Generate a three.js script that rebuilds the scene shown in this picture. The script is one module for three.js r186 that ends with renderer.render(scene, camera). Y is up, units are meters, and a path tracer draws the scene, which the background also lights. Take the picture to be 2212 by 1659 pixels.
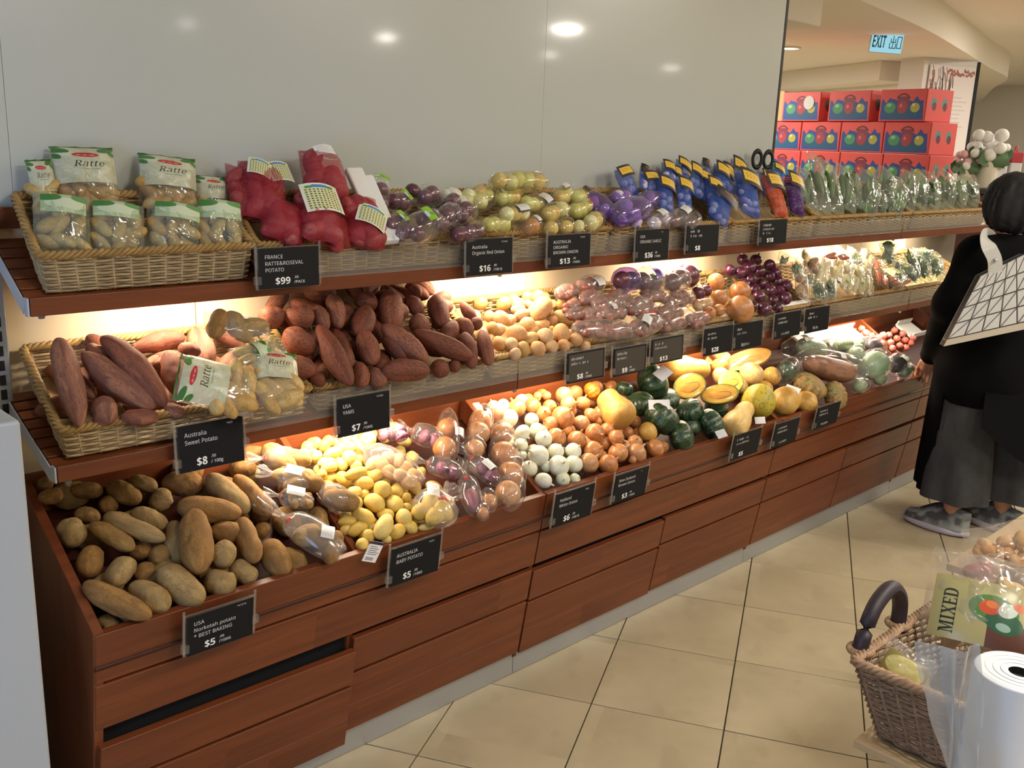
import * as THREE from 'three';
import { RoundedBoxGeometry } from 'three/addons/geometries/RoundedBoxGeometry.js';
import { mergeGeometries } from 'three/addons/utils/BufferGeometryUtils.js';
import { RectAreaLightUniformsLib } from 'three/addons/lights/RectAreaLightUniformsLib.js';

// ---------------------------------------------------------------- camera, exposure, large lights
const W = 2212, H = 1659, F = 2090.65, EYE = new THREE.Vector3(0, 1.62, 0);
const YAW = 44.523 * Math.PI / 180, PITCH = 13.9535 * Math.PI / 180, ROLL = 2.1782 * Math.PI / 180;
const V = (x, y, z) => new THREE.Vector3(x, y, z);
const FWD = V(Math.sin(YAW) * Math.cos(PITCH), -Math.sin(PITCH), -Math.cos(YAW) * Math.cos(PITCH));
const right0 = V(Math.cos(YAW), 0, Math.sin(YAW)), up0 = right0.clone().cross(FWD);
const RIGHT = right0.clone().multiplyScalar(Math.cos(ROLL)).addScaledVector(up0, Math.sin(ROLL));
const UP = up0.clone().multiplyScalar(Math.cos(ROLL)).addScaledVector(right0, -Math.sin(ROLL));
const scene = new THREE.Scene();
scene.background = new THREE.Color(0x101112);
const camera = new THREE.PerspectiveCamera(2 * Math.atan(H / 2 / F) * 180 / Math.PI, W / H, 0.05, 80);
camera.position.copy(EYE);
camera.quaternion.setFromRotationMatrix(new THREE.Matrix4().makeBasis(RIGHT, UP, FWD.clone().negate()));
const renderer = new THREE.WebGLRenderer({ antialias: true });
renderer.toneMapping = THREE.LinearToneMapping;
renderer.toneMappingExposure = 1.0;
renderer.shadowMap.enabled = true;
RectAreaLightUniformsLib.init();
const LAMP = { ceiling: 34, addedPanel: 30, shelf: 4.6, cool: 5.5, glow: 9 };          // strengths of the shop's lamps and of the added panels

// ---------------------------------------------------------------- helpers
let seed = 7;
const rnd = () => { seed = (seed * 1664525 + 1013904223) >>> 0; return seed / 4294967296; };
const rr = (a, b) => a + (b - a) * rnd();
const clamp = (x, a = 0, b = 1) => Math.min(b, Math.max(a, x)), mix = (a, b, t) => a + (b - a) * t;
const smooth = (a, b, x) => { const t = clamp((x - a) / (b - a)); return t * t * (3 - 2 * t); };
const hash = (x, y, z) => { let h = (Math.imul(x, 374761393) + Math.imul(y, 668265263) + Math.imul(z, 2147483647)) | 0; h = Math.imul(h ^ (h >>> 13), 1274126177); return ((h ^ (h >>> 16)) >>> 0) / 4294967296; };
function noise(x, y, z) {
  const xi = Math.floor(x), yi = Math.floor(y), zi = Math.floor(z), s = (t) => t * t * (3 - 2 * t), u = s(x - xi), v = s(y - yi), w = s(z - zi);
  const l = (dz) => mix(mix(hash(xi, yi, zi + dz), hash(xi + 1, yi, zi + dz), u), mix(hash(xi, yi + 1, zi + dz), hash(xi + 1, yi + 1, zi + dz), u), v);
  return mix(l(0), l(1), w);
}
const fbm = (x, y, z, o = 4) => { let a = 0.5, s = 0, n = 0; for (let i = 0; i < o; i++) { s += a * noise(x, y, z); n += a; a *= 0.5; x = x * 2.03 + 7.1; y = y * 2.03 + 3.7; z = z * 2.03 + 1.3; } return s / n; };
const taken = new Map();
function numbered(name) { const n = taken.get(name) ?? 0; taken.set(name, n + 1); return n ? name + '_' + String(n).padStart(3, '0') : name; }
const labels = new Map();
function tag(o, label, category, group, kind) {
  if (label) {
    const had = labels.get(label); if (had !== undefined && had !== group) console.log('label again:', label);
    labels.set(label, group); const n = label.split(/\s+/).length; if (n < 4 || n > 16) console.log('label length', n, label);
    o.userData.label = label;
  }
  if (category) o.userData.category = category;
  if (group) o.userData.group = group;
  if (kind) o.userData.kind = kind;
  return o;
}
function thing(name, label, category, pos, group, kind) {
  const o = new THREE.Group(); o.name = numbered(name); scene.add(o); if (pos) o.position.copy(pos);
  return tag(o, label, category, group, kind);
}
function mesh(name, geo, mat, parent) {
  const m = new THREE.Mesh(geo, mat); m.name = parent ? name : numbered(name); m.castShadow = m.receiveShadow = true;
  (parent ?? scene).add(m); return m;
}
const part = (parent, name, geo, mat, x = 0, y = 0, z = 0) => { const m = mesh(name, geo, mat, parent); m.position.set(x, y, z); return m; };
function struct(name, geo, mat, x = 0, y = 0, z = 0) { const m = mesh(name, geo, mat); m.position.set(x, y, z); m.userData.kind = 'structure'; return m; }
// uv in metres, by the way each face points; long = the axis along which the grain runs
function metreUV(g, long = 'x') {
  if (g.index) g = g.toNonIndexed();
  const p = g.attributes.position, n = g.attributes.normal, uv = new Float32Array(p.count * 2), k = rnd() * 3, k2 = rnd() * 3;
  for (let i = 0; i < p.count; i++) {
    const P = [p.getX(i), p.getY(i), p.getZ(i)], N = [Math.abs(n.getX(i)), Math.abs(n.getY(i)), Math.abs(n.getZ(i))];
    const a = N.indexOf(Math.max(...N)), o = [0, 1, 2].filter((q) => q !== a), L = { x: 0, y: 1, z: 2 }[long];
    if (o[1] === L) o.reverse();
    uv[2 * i] = P[o[0]] + k; uv[2 * i + 1] = P[o[1]] + k2;
  }
  g.setAttribute('uv', new THREE.BufferAttribute(uv, 2)); return g;
}
const box = (w, h, d, r = 0.003, long = 'x') => metreUV(new RoundedBoxGeometry(w, h, d, 1, Math.min(r, w / 3, h / 3, d / 3)), long);
const plain = (w, h, d, long = 'x') => metreUV(new THREE.BoxGeometry(w, h, d), long);
const shift = (g, x, y, z) => g.translate(x, y, z);
function merged(list) { return mergeGeometries(list.map((g) => { const q = g.index ? g.toNonIndexed() : g; for (const k of Object.keys(q.attributes)) if (!['position', 'normal', 'uv'].includes(k)) q.deleteAttribute(k); return q; })); }
// a tube of sides k along points (closed or open), radius may vary
function tubeOf(pts, rad, k = 6, closed = false, flat = 1, upv = null) {
  const n = pts.length, pos = [], idx = [], uv = []; let len = 0;
  for (let i = 0; i < n; i++) {
    const a = pts[closed ? (i + n - 1) % n : Math.max(0, i - 1)], b = pts[closed ? (i + 1) % n : Math.min(n - 1, i + 1)];
    const t = b.clone().sub(a).normalize(), ref = upv ?? (Math.abs(t.y) > 0.9 ? V(1, 0, 0) : V(0, 1, 0)), s = t.clone().cross(ref).normalize(), u = s.clone().cross(t);
    const r = typeof rad === 'function' ? rad(i / (n - 1)) : rad; if (i) len += pts[i].distanceTo(pts[i - 1]);
    for (let j = 0; j <= k; j++) { const q = j / k * Math.PI * 2; pos.push(...pts[i].clone().addScaledVector(s, Math.cos(q) * r * flat).addScaledVector(u, Math.sin(q) * r).toArray()); uv.push(len, j / k); }
  }
  const rows = closed ? n : n - 1;
  for (let i = 0; i < rows; i++) for (let j = 0; j < k; j++) { const a = i * (k + 1) + j, b = ((i + 1) % n) * (k + 1) + j; idx.push(a, a + 1, b, a + 1, b + 1, b); }
  const g = new THREE.BufferGeometry(); g.setAttribute('position', new THREE.Float32BufferAttribute(pos, 3)); g.setAttribute('uv', new THREE.Float32BufferAttribute(uv, 2)); g.setIndex(idx); g.computeVertexNormals(); return g;
}
function sheet(nu, nv, fn, both = false) {   // a grid of points fn(u, v) -> Vector3
  const pos = [], uv = [], idx = [];
  for (let j = 0; j <= nv; j++) for (let i = 0; i <= nu; i++) { const p = fn(i / nu, j / nv); pos.push(p.x, p.y, p.z); uv.push(i / nu, j / nv); }
  for (let j = 0; j < nv; j++) for (let i = 0; i < nu; i++) { const a = j * (nu + 1) + i, b = a + nu + 1; idx.push(a, a + 1, b, a + 1, b + 1, b); }
  const g = new THREE.BufferGeometry(); g.setAttribute('position', new THREE.Float32BufferAttribute(pos, 3)); g.setAttribute('uv', new THREE.Float32BufferAttribute(uv, 2)); g.setIndex(idx); g.computeVertexNormals(); return g;
}
// textures
function pixels(w, h, fn, srgb = true, wrap = true) {
  const d = new Uint8Array(w * h * 4);
  for (let y = 0; y < h; y++) for (let x = 0; x < w; x++) { const c = fn(x / w, y / h, x, y), o = (y * w + x) * 4; d[o] = clamp(c[0], 0, 255); d[o + 1] = clamp(c[1], 0, 255); d[o + 2] = clamp(c[2], 0, 255); d[o + 3] = 255; }
  const t = new THREE.DataTexture(d, w, h); if (srgb) t.colorSpace = THREE.SRGBColorSpace; t.magFilter = t.minFilter = THREE.LinearFilter; if (wrap) t.wrapS = t.wrapT = THREE.RepeatWrapping; t.needsUpdate = true; return t;
}
function canvasTex(w, h, draw) {
  const c = document.createElement('canvas'); c.width = w; c.height = h; draw(c.getContext('2d'), w, h);
  const t = new THREE.CanvasTexture(c); t.colorSpace = THREE.SRGBColorSpace; return t;
}
const hex = (s) => { const c = parseInt(s.slice(1), 16); return [c >> 16, (c >> 8) & 255, c & 255]; };
const mix3 = (a, b, t) => [mix(a[0], b[0], t), mix(a[1], b[1], t), mix(a[2], b[2], t)];
const std = (o) => new THREE.MeshStandardMaterial(o), phys = (o) => new THREE.MeshPhysicalMaterial(o);
// where the line of sight through a photo pixel meets a real surface
const ray = (px, py) => FWD.clone().addScaledVector(RIGHT, (px - W / 2) / F).addScaledVector(UP, -(py - H / 2) / F);
function onPlane(px, py, p0, n) { const d = ray(px, py); return EYE.clone().addScaledVector(d, p0.clone().sub(EYE).dot(n) / d.dot(n)); }
const atZ = (px, py, z) => onPlane(px, py, V(0, 0, z), V(0, 0, 1));
const atY = (px, py, y) => onPlane(px, py, V(0, y, 0), V(0, 1, 0));
// a sloping bed of goods: height y0 at z0, rising by k per metre towards the wall
const bed = (y0, z0, k) => { const a = Math.atan(k); return { y0, z0, k, n: V(0, Math.cos(a), Math.sin(a)), up: V(0, Math.sin(a), -Math.cos(a)) }; };
const atBed = (px, py, b, h = 0) => onPlane(px, py, V(0, b.y0, b.z0).addScaledVector(b.n, h), b.n);
const pxSize = (p) => p.clone().sub(EYE).dot(FWD) / F;      // metres that one photo pixel covers at p

// ---------------------------------------------------------------- materials
const woodTex = pixels(512, 512, (u, v) => {
  const g = fbm(u * 3, v * 60, 1, 3), f = fbm(u * 14, v * 220, 5, 2), b = fbm(u * 2, v * 5, 9, 2);
  return mix3(hex('#582911'), hex('#83441f'), clamp(g * 0.75 + f * 0.35 - 0.12 + (b - 0.5) * 0.5));
});
const wood = std({ map: woodTex, roughness: 0.42, bumpMap: woodTex, bumpScale: 0.0004 });
const woodDark = std({ map: woodTex, color: 0xa08070, roughness: 0.5 });
const stoneTex = (k) => pixels(256, 256, (u, v) => {
  const a = fbm(u * 5 + k * 9, v * 5, k, 4), b = fbm(u * 22, v * 22 + k, 3 + k, 3), c = smooth(0.62, 0.8, fbm(u * 9 + k, v * 14, k + 20, 3));
  return mix3(mix3(hex('#a99b7c'), hex('#c3b594'), clamp(a * 1.3 - 0.1 + (b - 0.5) * 0.4)), hex('#9a8b6c'), c * 0.25);
});
const stones = [0, 1, 2, 3, 4].map((k) => std({ map: stoneTex(k), roughness: 0.38 }));
const grout = std({ color: 0x5c5342, roughness: 0.9 });
const wallMat = phys({ color: 0xc0c6c0, roughness: 0.3, clearcoat: 1, clearcoatRoughness: 0.07 });
const creamMat = std({ color: 0xd9c9a8, roughness: 0.55 });
const paint = std({ color: 0xefeade, roughness: 0.9 }), paintWhite = std({ color: 0xe4e2de, roughness: 0.85 });
const metal = std({ color: 0xb9bcc0, roughness: 0.42, metalness: 0.75 }), steelPost = std({ color: 0x8f949a, roughness: 0.5, metalness: 0.5 });
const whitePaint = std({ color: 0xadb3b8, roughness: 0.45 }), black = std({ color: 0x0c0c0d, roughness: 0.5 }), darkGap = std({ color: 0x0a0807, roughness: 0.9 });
const lampGlow = std({ color: 0xffffff, emissive: 0xfff3dd, emissiveIntensity: LAMP.glow });
const acrylic = phys({ color: 0xf6f4ee, roughness: 0.1, transmission: 0.93, thickness: 0, ior: 1.49 });
const film = phys({ color: 0xffffff, roughness: 0.1, transmission: 0.97, thickness: 0, ior: 1.5, specularIntensity: 1 });
const foam = std({ color: 0xe9e9e4, roughness: 0.75 });
const redTape = std({ color: 0xd8331f, roughness: 0.4 });

// ---------------------------------------------------------------- the room
const X0 = 0.644, WALLZ = -2.25, UNIT = 1.302;
{ // floor: square stone tiles laid at an angle, each with an open joint
  const floor = struct('floor', plain(19, 0.1, 20), grout, 6.5, -0.056, 0.5);
  const th = 28.9 * Math.PI / 180, a = V(Math.cos(th), 0, -Math.sin(th)), b = V(Math.sin(th), 0, Math.cos(th)), S = 0.402, gap = 0.004;
  const tileGeo = [0, 1, 2].map(() => box(S - gap, 0.012, S - gap, 0.0015)), rest = [];
  let near = 0;
  for (let i = -40; i < 50; i++) for (let j = -50; j < 45; j++) {
    const c = a.clone().multiplyScalar(2.5585 + (i + 0.5) * 0.4135).addScaledVector(b, -0.476 + (j + 0.5) * 0.3915);
    if (c.x < -2.7 || c.x > 15.7 || c.z < -9.2 || c.z > 10.2) continue;
    const d = c.clone().sub(EYE), w = d.dot(FWD), sx = d.dot(RIGHT) / w, sy = d.dot(UP) / w;
    const seen = w > 0.5 && Math.abs(sx) < 0.62 && Math.abs(sy) < 0.5 && c.z > -2.5;
    if (seen && c.x < 9 && near < 260) {
      const m = part(floor, 'tile', tileGeo[(i * 7 + j * 3 + 300) % 3], stones[Math.floor(hash(i, j, 4) * 5)], c.x - 6.5, 0.05 + rr(-0.0006, 0.0006), c.z - 0.5);
      m.rotation.y = th; m.scale.set(0.4135 / S, 1, 0.3915 / S); near++;
    } else { const g = tileGeo[0].clone(); g.applyMatrix4(new THREE.Matrix4().makeRotationY(th).setPosition(c.x - 6.5, 0.05, c.z - 0.5)); rest.push(g); }
  }
  const r = part(floor, 'outlying_tiles', merged(rest), stones[1]); r.userData.kind = 'stuff';
}
{ // glossy laminate wall above the display, in panels
  const wall = struct('wall_back', plain(6.4, 1.32, 0.1), std({ color: 0x77756e, roughness: 0.8 }), 0.5, 2.1, WALLZ - 0.075);
  const edges = [-2.7, -0.5, 0.70, 2.31, 3.7];
  for (let i = 0; i < 4; i++) part(wall, 'panel', box(edges[i + 1] - edges[i] - 0.0007, 1.32, 0.02, 0.0004), wallMat, (edges[i] + edges[i + 1]) / 2 - 0.5, 0, 0.06);
  const trim = struct('trim_1', box(0.018, 1.34, 0.13, 0.002, 'y'), std({ color: 0x2a211b, roughness: 0.5 }), 3.712, 2.08, WALLZ - 0.07);
}
{ // lower back wall, lit by the shelf tubes
  const wall = struct('wall_lower', plain(9, 1.44, 0.08), std({ color: 0x8a8272, roughness: 0.9 }), 1.3, 0.72, WALLZ - 0.06);
  const edges = [-3.1, -0.66, 0.62, 1.1, 2.262, 3.42, 4.6, 5.1];
  for (let i = 0; i < edges.length - 1; i++) part(wall, 'panel', box(edges[i + 1] - edges[i] - 0.003, 1.44, 0.018, 0.001), creamMat, (edges[i] + edges[i + 1]) / 2 - 1.3, 0, 0.05);
}
struct('wall_left', plain(0.15, 2.9, 20), paint, -3.05, 1.4, 0.5);
struct('wall_front', plain(19, 2.9, 0.15), paint, 6.5, 1.4, 10.5);
struct('wall_right', plain(0.15, 2.9, 20), paintWhite, 16.05, 1.4, 0.5);
struct('wall_far', plain(19, 2.9, 0.15), paint, 6.5, 1.4, -9.5);
const LOWC = 2.5, HIGHC = 2.74;
{ // high ceiling over the aisle, lower ceiling beyond a curved step
  struct('ceiling', plain(19, 0.1, 20), paint, 6.5, HIGHC + 0.05, 0.5);
  const s = new THREE.Shape(), q = [[3.76, -2.46], [4.6, -2.72], [5.58, -2.92], [7, -3.16], [8.53, -3.5], [10, -3.85], [11.5, -4.2], [13, -4.9], [16, -6.2]];
  s.moveTo(3.76, 9.4); s.lineTo(3.76, 2.46); s.splineThru(q.slice(1).map(([x, z]) => new THREE.Vector2(x, -z))); s.lineTo(16, 9.4); s.closePath();
  const g = new THREE.ExtrudeGeometry(s, { depth: HIGHC - LOWC + 0.02, bevelEnabled: false, curveSegments: 40 }); g.rotateX(-Math.PI / 2);
  struct('ceiling_lower', metreUV(g), paint, 0, LOWC, 0);
  struct('beam_far', box(1.6, 0.16, 0.5, 0.01), paint, 4.6, LOWC - 0.08, -3.3);
}
// recessed ceiling lamps: where the polished wall mirrors them, one beyond the wall, and added ones for the far hall
function downlight(p, where, power = 1, size = 0.2) {
  const t = thing('ceiling_downlight', 'round recessed ceiling lamp ' + where, 'ceiling lamp', p, 'recessed ceiling lamps');
  part(t, 'trim_ring', new THREE.TorusGeometry(size / 2 + 0.012, 0.012, 8, 32).rotateX(Math.PI / 2), paintWhite, 0, -0.004, 0);
  part(t, 'glowing_disc', new THREE.CylinderGeometry(size / 2, size / 2, 0.008, 32), lampGlow, 0, -0.001, 0);
  const l = new THREE.RectAreaLight(0xfff6ec, LAMP.ceiling * power * 0.04 / (size * size), size, size); l.rotation.x = -Math.PI / 2; l.position.y = -0.02; l.castShadow = true; l.name = 'lamp_light'; t.add(l);
}
const ordinals = ['first', 'second', 'third', 'fourth', 'fifth', 'sixth', 'seventh', 'eighth', 'ninth', 'tenth', 'eleventh', 'twelfth', 'thirteenth', 'fourteenth', 'fifteenth', 'sixteenth', 'seventeenth', 'eighteenth', 'nineteenth', 'twentieth'];
[[7.3, 2.34], [6.93, 4.76], [11.39, 4.16], [5.02, 5.69], [9.24, 4.42]].forEach(([x, z], i) => downlight(V(x, HIGHC, z), 'mirrored in the polished wall, ' + ordinals[i] + ' in from the aisle', [8, 3.6, 1.3, 0.8, 1.4][i], [0.22, 0.18, 0.18, 0.16, 0.14][i]));
// square panels added out of view for more light along the aisle
[[1.5, 0.5], [3.3, 0.3], [5.2, 0.0], [2.2, 2.9], [7.8, -1.2]].forEach(([x, z], i) => {
  const t = thing('added_panel_light', 'square fluorescent ceiling panel over the aisle, ' + ordinals[i] + ' of five', 'ceiling lamp', V(x, HIGHC, z), 'added square ceiling panel lamps');
  part(t, 'frame', box(0.66, 0.03, 0.66, 0.004), paintWhite, 0, -0.005, 0);
  part(t, 'diffuser', box(0.6, 0.01, 0.6, 0.002), lampGlow, 0, -0.018, 0);
  const l = new THREE.RectAreaLight(0xfff6ec, LAMP.addedPanel, 0.6, 0.6); l.rotation.x = -Math.PI / 2; l.position.y = -0.03; l.castShadow = true; l.name = 'added_light'; t.add(l);
});
downlight(atY(1703, 102, LOWC), 'in the lower ceiling just beyond the polished wall', 1, 0.17);
[[8.6, -2.2], [11.5, -2.2], [14.2, -2.6], [10, 0.6]].forEach(([x, z], i) => downlight(V(x, HIGHC, z), 'in the raised ceiling of the far hall, ' + ordinals[i] + ' of four', 9, 0.3));  // made-up lamps out of view, added so the ceiling there is brighter
[[4.7, -3.5], [6.6, -5.1], [8.0, -6.7]].forEach(([x, z], i) => {  // unseen panels added to light the carton fronts and the hall
  const t = thing('added_panel_light', 'square ceiling panel in the lower ceiling behind the polished wall, ' + ordinals[i] + ' of three', 'ceiling lamp', V(x, LOWC, z), 'added square ceiling panel lamps');
  part(t, 'frame', box(0.66, 0.03, 0.66, 0.004), paintWhite, 0, -0.005, 0); part(t, 'diffuser', box(0.6, 0.01, 0.6, 0.002), lampGlow, 0, -0.018, 0);
  const l = new THREE.RectAreaLight(0xfff6ec, LAMP.addedPanel * 1.5, 0.6, 0.6); l.rotation.x = -Math.PI / 2; l.position.y = -0.03; l.castShadow = true; l.name = 'added_light'; t.add(l);
});
{ // a chilled cabinet's cool light from beside the camera
  const c = thing('chiller_cabinet', 'white chiller cabinet with a cool lit front standing outside the view', 'chiller', V(-1.75, 0, -0.35)); c.rotation.y = 0.5;
  part(c, 'body', box(0.5, 2.1, 1.0, 0.02, 'y'), whitePaint, 0, 1.05, 0);
  part(c, 'lit_panel', box(0.02, 1.5, 0.84, 0.005, 'y'), std({ color: 0xffffff, emissive: 0xaaccff, emissiveIntensity: 1.5 }), 0.255, 1.15, 0);
  const l = new THREE.RectAreaLight(0x9cc4ff, LAMP.cool, 0.84, 1.5); l.position.set(0.275, 1.15, 0); l.rotation.y = -Math.PI / 2; l.castShadow = true; l.name = 'chiller_light'; c.add(l);
}
{ // white end panel and slotted steel post at the near end
  const c = thing('fridge_unit', 'pale cabinet with a smooth white side standing beside the display end', 'cabinet', V(0.07, 0, -2.0));
  part(c, 'side_panel', box(0.95, 1.1, 0.36, 0.008, 'y'), whitePaint, 0, 0.55, 0);
  part(c, 'base_rail', box(0.96, 0.06, 0.37, 0.004), steelPost, 0, 0.03, 0);
  const p = thing('slotted_post', 'grey steel upright post with a column of dark slots at the display end', 'post', V(0.628, 0, -2.222));
  part(p, 'post', box(0.045, 1.42, 0.03, 0.004, 'y'), steelPost, 0, 0.71, 0);
  const slot = plain(0.012, 0.022, 0.004);
  for (let i = 0; i < 22; i++) part(p, 'slot', slot, darkGap, 0.004, 0.7 + i * 0.032, 0.0145);
}

// ---------------------------------------------------------------- the display: cases, shelves, lamps
const XE = X0 + UNIT * 4, LEAN = 9.4 * Math.PI / 180, RIM = { y: 0.637, z: -1.815 }, BACK = { y: 0.863, z: -2.2 };
const SLOPE3 = (BACK.y - RIM.y) / (RIM.z - BACK.z);
const unitNames = ['at the near end', 'second from the near end', 'third from the near end', 'at the far end beside the shopper'];
function profile(list, depth) {       // a board whose outline is given as [z, y], thickness along x
  const s = new THREE.Shape(list.map(([z, y]) => new THREE.Vector2(z, y)));
  const g = new THREE.ExtrudeGeometry(s, { depth, bevelEnabled: true, bevelSize: 0.0015, bevelThickness: 0.0015, bevelSegments: 1 });
  g.applyMatrix4(new THREE.Matrix4().set(0, 0, 1, 0, 0, 1, 0, 0, 1, 0, 0, 0, 0, 0, 0, 1)); // z->x, x->z
  const i = g.attributes.position.array; for (let k = 0; k < i.length; k += 9) for (let q = 0; q < 3; q++) { const t = i[k + 3 + q]; i[k + 3 + q] = i[k + 6 + q]; i[k + 6 + q] = t; }
  g.computeVertexNormals(); return metreUV(g, 'y');
}
for (let u = 0; u < 4; u++) {
  const x0 = X0 + u * UNIT, c = thing('display_case', 'cherry wood slanted produce case of planks and drawers, ' + unitNames[u], 'display case', V(x0, 0, 0), 'wooden produce cases');
  const face = (y) => { const t = (y - 0.075) / (RIM.y - 0.075); return -1.908 + t * (RIM.z + 1.908); };
  const plankAt = (parent, w, x, y, h, out = 0, drop = 0) => { const m = part(parent, 'plank', box(w, h, 0.02, 0.002), wood, x, y - drop, face(y) - 0.01 + out); m.rotation.x = LEAN; return m; };
  const rows = [0.5755, 0.4545, 0.3335, 0.22, 0.1285], hs = [0.119, 0.112, 0.109, 0.101, 0.084];
  plankAt(c, UNIT - 0.004, UNIT / 2, rows[0], hs[0]); plankAt(c, UNIT - 0.004, UNIT / 2, rows[1], hs[1]);
  for (let d = 0; d < 2; d++) {
    const out = u === 0 && d === 0 ? 0.012 : 0, drop = u === 0 && d === 0 ? 0.028 : u === 1 && d === 0 ? 0.009 : 0;
    const dr = new THREE.Group(); dr.name = 'drawer'; c.add(dr); dr.position.set(d * UNIT / 2, drop * 0.25, 0); if (drop > 0.02) dr.rotation.z = -0.011;
    for (let k = 2; k < 5; k++) plankAt(dr, UNIT / 2 - 0.006, UNIT / 4, rows[k] - (k === 2 ? 0.004 : 0), hs[k] - (k === 2 ? 0.006 : 0), out, drop);
    const bx = part(dr, 'drawer_box', plain(UNIT / 2 - 0.03, 0.28, 0.26), woodDark, UNIT / 4, 0.215 - drop, -2.06);
  }
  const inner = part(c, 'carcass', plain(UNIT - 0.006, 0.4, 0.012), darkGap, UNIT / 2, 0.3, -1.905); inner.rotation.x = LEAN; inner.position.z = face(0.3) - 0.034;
  part(c, 'kick_plate', box(UNIT - 0.002, 0.072, 0.012, 0.001), metal, UNIT / 2, 0.038, -1.934);
  part(c, 'back_board', box(UNIT, 0.86, 0.016, 0.002), wood, UNIT / 2, 0.433, BACK.z - 0.008);
  const fl = part(c, 'bin_floor', box(UNIT, 0.012, 0.43, 0.002), woodDark, UNIT / 2, 0.66, -2.012); fl.rotation.x = Math.atan(SLOPE3);
  const side = [[-1.93, 0.0], [-1.93, 0.07], [face(0.075) - 0.003, 0.075], [RIM.z - 0.003, RIM.y], [BACK.z, BACK.y], [BACK.z, 0]];
  if (u === 0) part(c, 'side_panel', profile(side, 0.018), wood, 0, 0, 0);
  const mid = side.map(([z, y]) => [z - (z > -2.1 ? 0.016 : 0), Math.max(0, y - 0.014)]);
  if (u === 0 || u === 3) part(c, 'divider', profile(mid, 0.014), wood, UNIT / 2 - 0.007, 0, 0);
  if (u === 3) part(c, 'side_panel', profile(side, 0.018), wood, UNIT - 0.018, 0, 0);
  if (u) part(c, 'divider', profile(mid, 0.014), wood, -0.004, 0, 0);
}
function slopedShelf(which, lipY, lipH, lipZ, k, zBack, n) {
  const s = thing('slatted_shelf', 'long sloping ' + which + ' shelf of narrow brown slats with a cherry front lip', 'shelf', V(X0, lipY, lipZ));
  const L = XE - X0, a = Math.atan(k), len = (lipZ - 0.02 - zBack) / Math.cos(a), pitch = len / n;
  for (let u = 0; u < 4; u++) part(s, 'lip_board', box(UNIT - 0.002, lipH, 0.018, 0.002), wood, (u + 0.5) * UNIT, -lipH / 2, -0.009);
  for (let i = 0; i < n; i++) { const d = (i + 0.5) * pitch, m = part(s, 'slat', box(L, 0.012, pitch - 0.005, 0.002), wood, L / 2, -0.012 + d * Math.sin(a), -0.02 - d * Math.cos(a)); m.rotation.x = a; }
  const e = part(s, 'end_bracket', box(0.003, 0.03, len, 0.001, 'z'), whitePaint, -0.004, -0.022 + len / 2 * Math.sin(a), -0.02 - len / 2 * Math.cos(a)); e.rotation.x = a;
  part(s, 'end_cap', box(0.004, lipH, 0.02, 0.001, 'y'), whitePaint, -0.003, -lipH / 2, -0.009);
  for (let i = 0; i < 5; i++) { const m = part(s, 'cantilever_arm', box(0.012, 0.03, len, 0.001, 'z'), steelPost, 0.03 + i * (L - 0.06) / 4, -0.036 + len / 2 * Math.sin(a), -0.02 - len / 2 * Math.cos(a)); m.rotation.x = a; }
  return s;
}
const T1 = { y: 1.285, z: -2.034, k: 0.585 }, T2 = { y: 0.952, z: -1.955, k: 0.385 };
const top1 = slopedShelf('upper', T1.y, 0.038, T1.z, T1.k, -2.238, 6), mid2 = slopedShelf('middle', T2.y, 0.034, T2.z, T2.k, -2.238, 8);
part(top1, 'back_rail', box(XE - X0, 0.045, 0.01, 0.002), wood, (XE - X0) / 2, 0.142, -0.206);
// fluorescent tubes fixed under the shelves
function shelfTube(x, y, z, w, where, power) {
  const t = thing('shelf_lamp', 'slim warm tube lamp ' + where, 'lamp', V(x, y, z));
  const h = part(t, 'housing', box(w, 0.014, 0.03, 0.002), whitePaint, 0, 0.012, 0);
  part(t, 'glowing_tube', new THREE.CylinderGeometry(0.006, 0.006, w - 0.02, 10).rotateZ(Math.PI / 2), lampGlow, 0, 0, 0);
  const l = new THREE.RectAreaLight(0xffe8c8, LAMP.shelf * power / (w * 0.03), w - 0.02, 0.022); l.rotation.x = -Math.PI / 2 + 0.25; l.position.y = -0.008; l.castShadow = true; l.name = 'tube_light'; t.add(l);
}
[[1.02, 0.36, 0.85], [2.05, 0.46, 1], [3.0, 0.46, 0.8], [4.1, 0.5, 0.6], [5.0, 0.5, 0.8]].forEach(([x, w, p], i) => shelfTube(x, 1.262, -2.12, w, 'under the upper shelf, ' + ordinals[i] + ' from the near end', p * w));
[[1.4, 0.5, 1.1], [2.2, 0.5, 0.9], [3.1, 0.5, 0.9], [4.3, 0.6, 1.3]].forEach(([x, w, p], i) => shelfTube(x, 0.938, -2.06, w, 'under the middle shelf, ' + ordinals[i] + ' from the near end', p * w));

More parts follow.
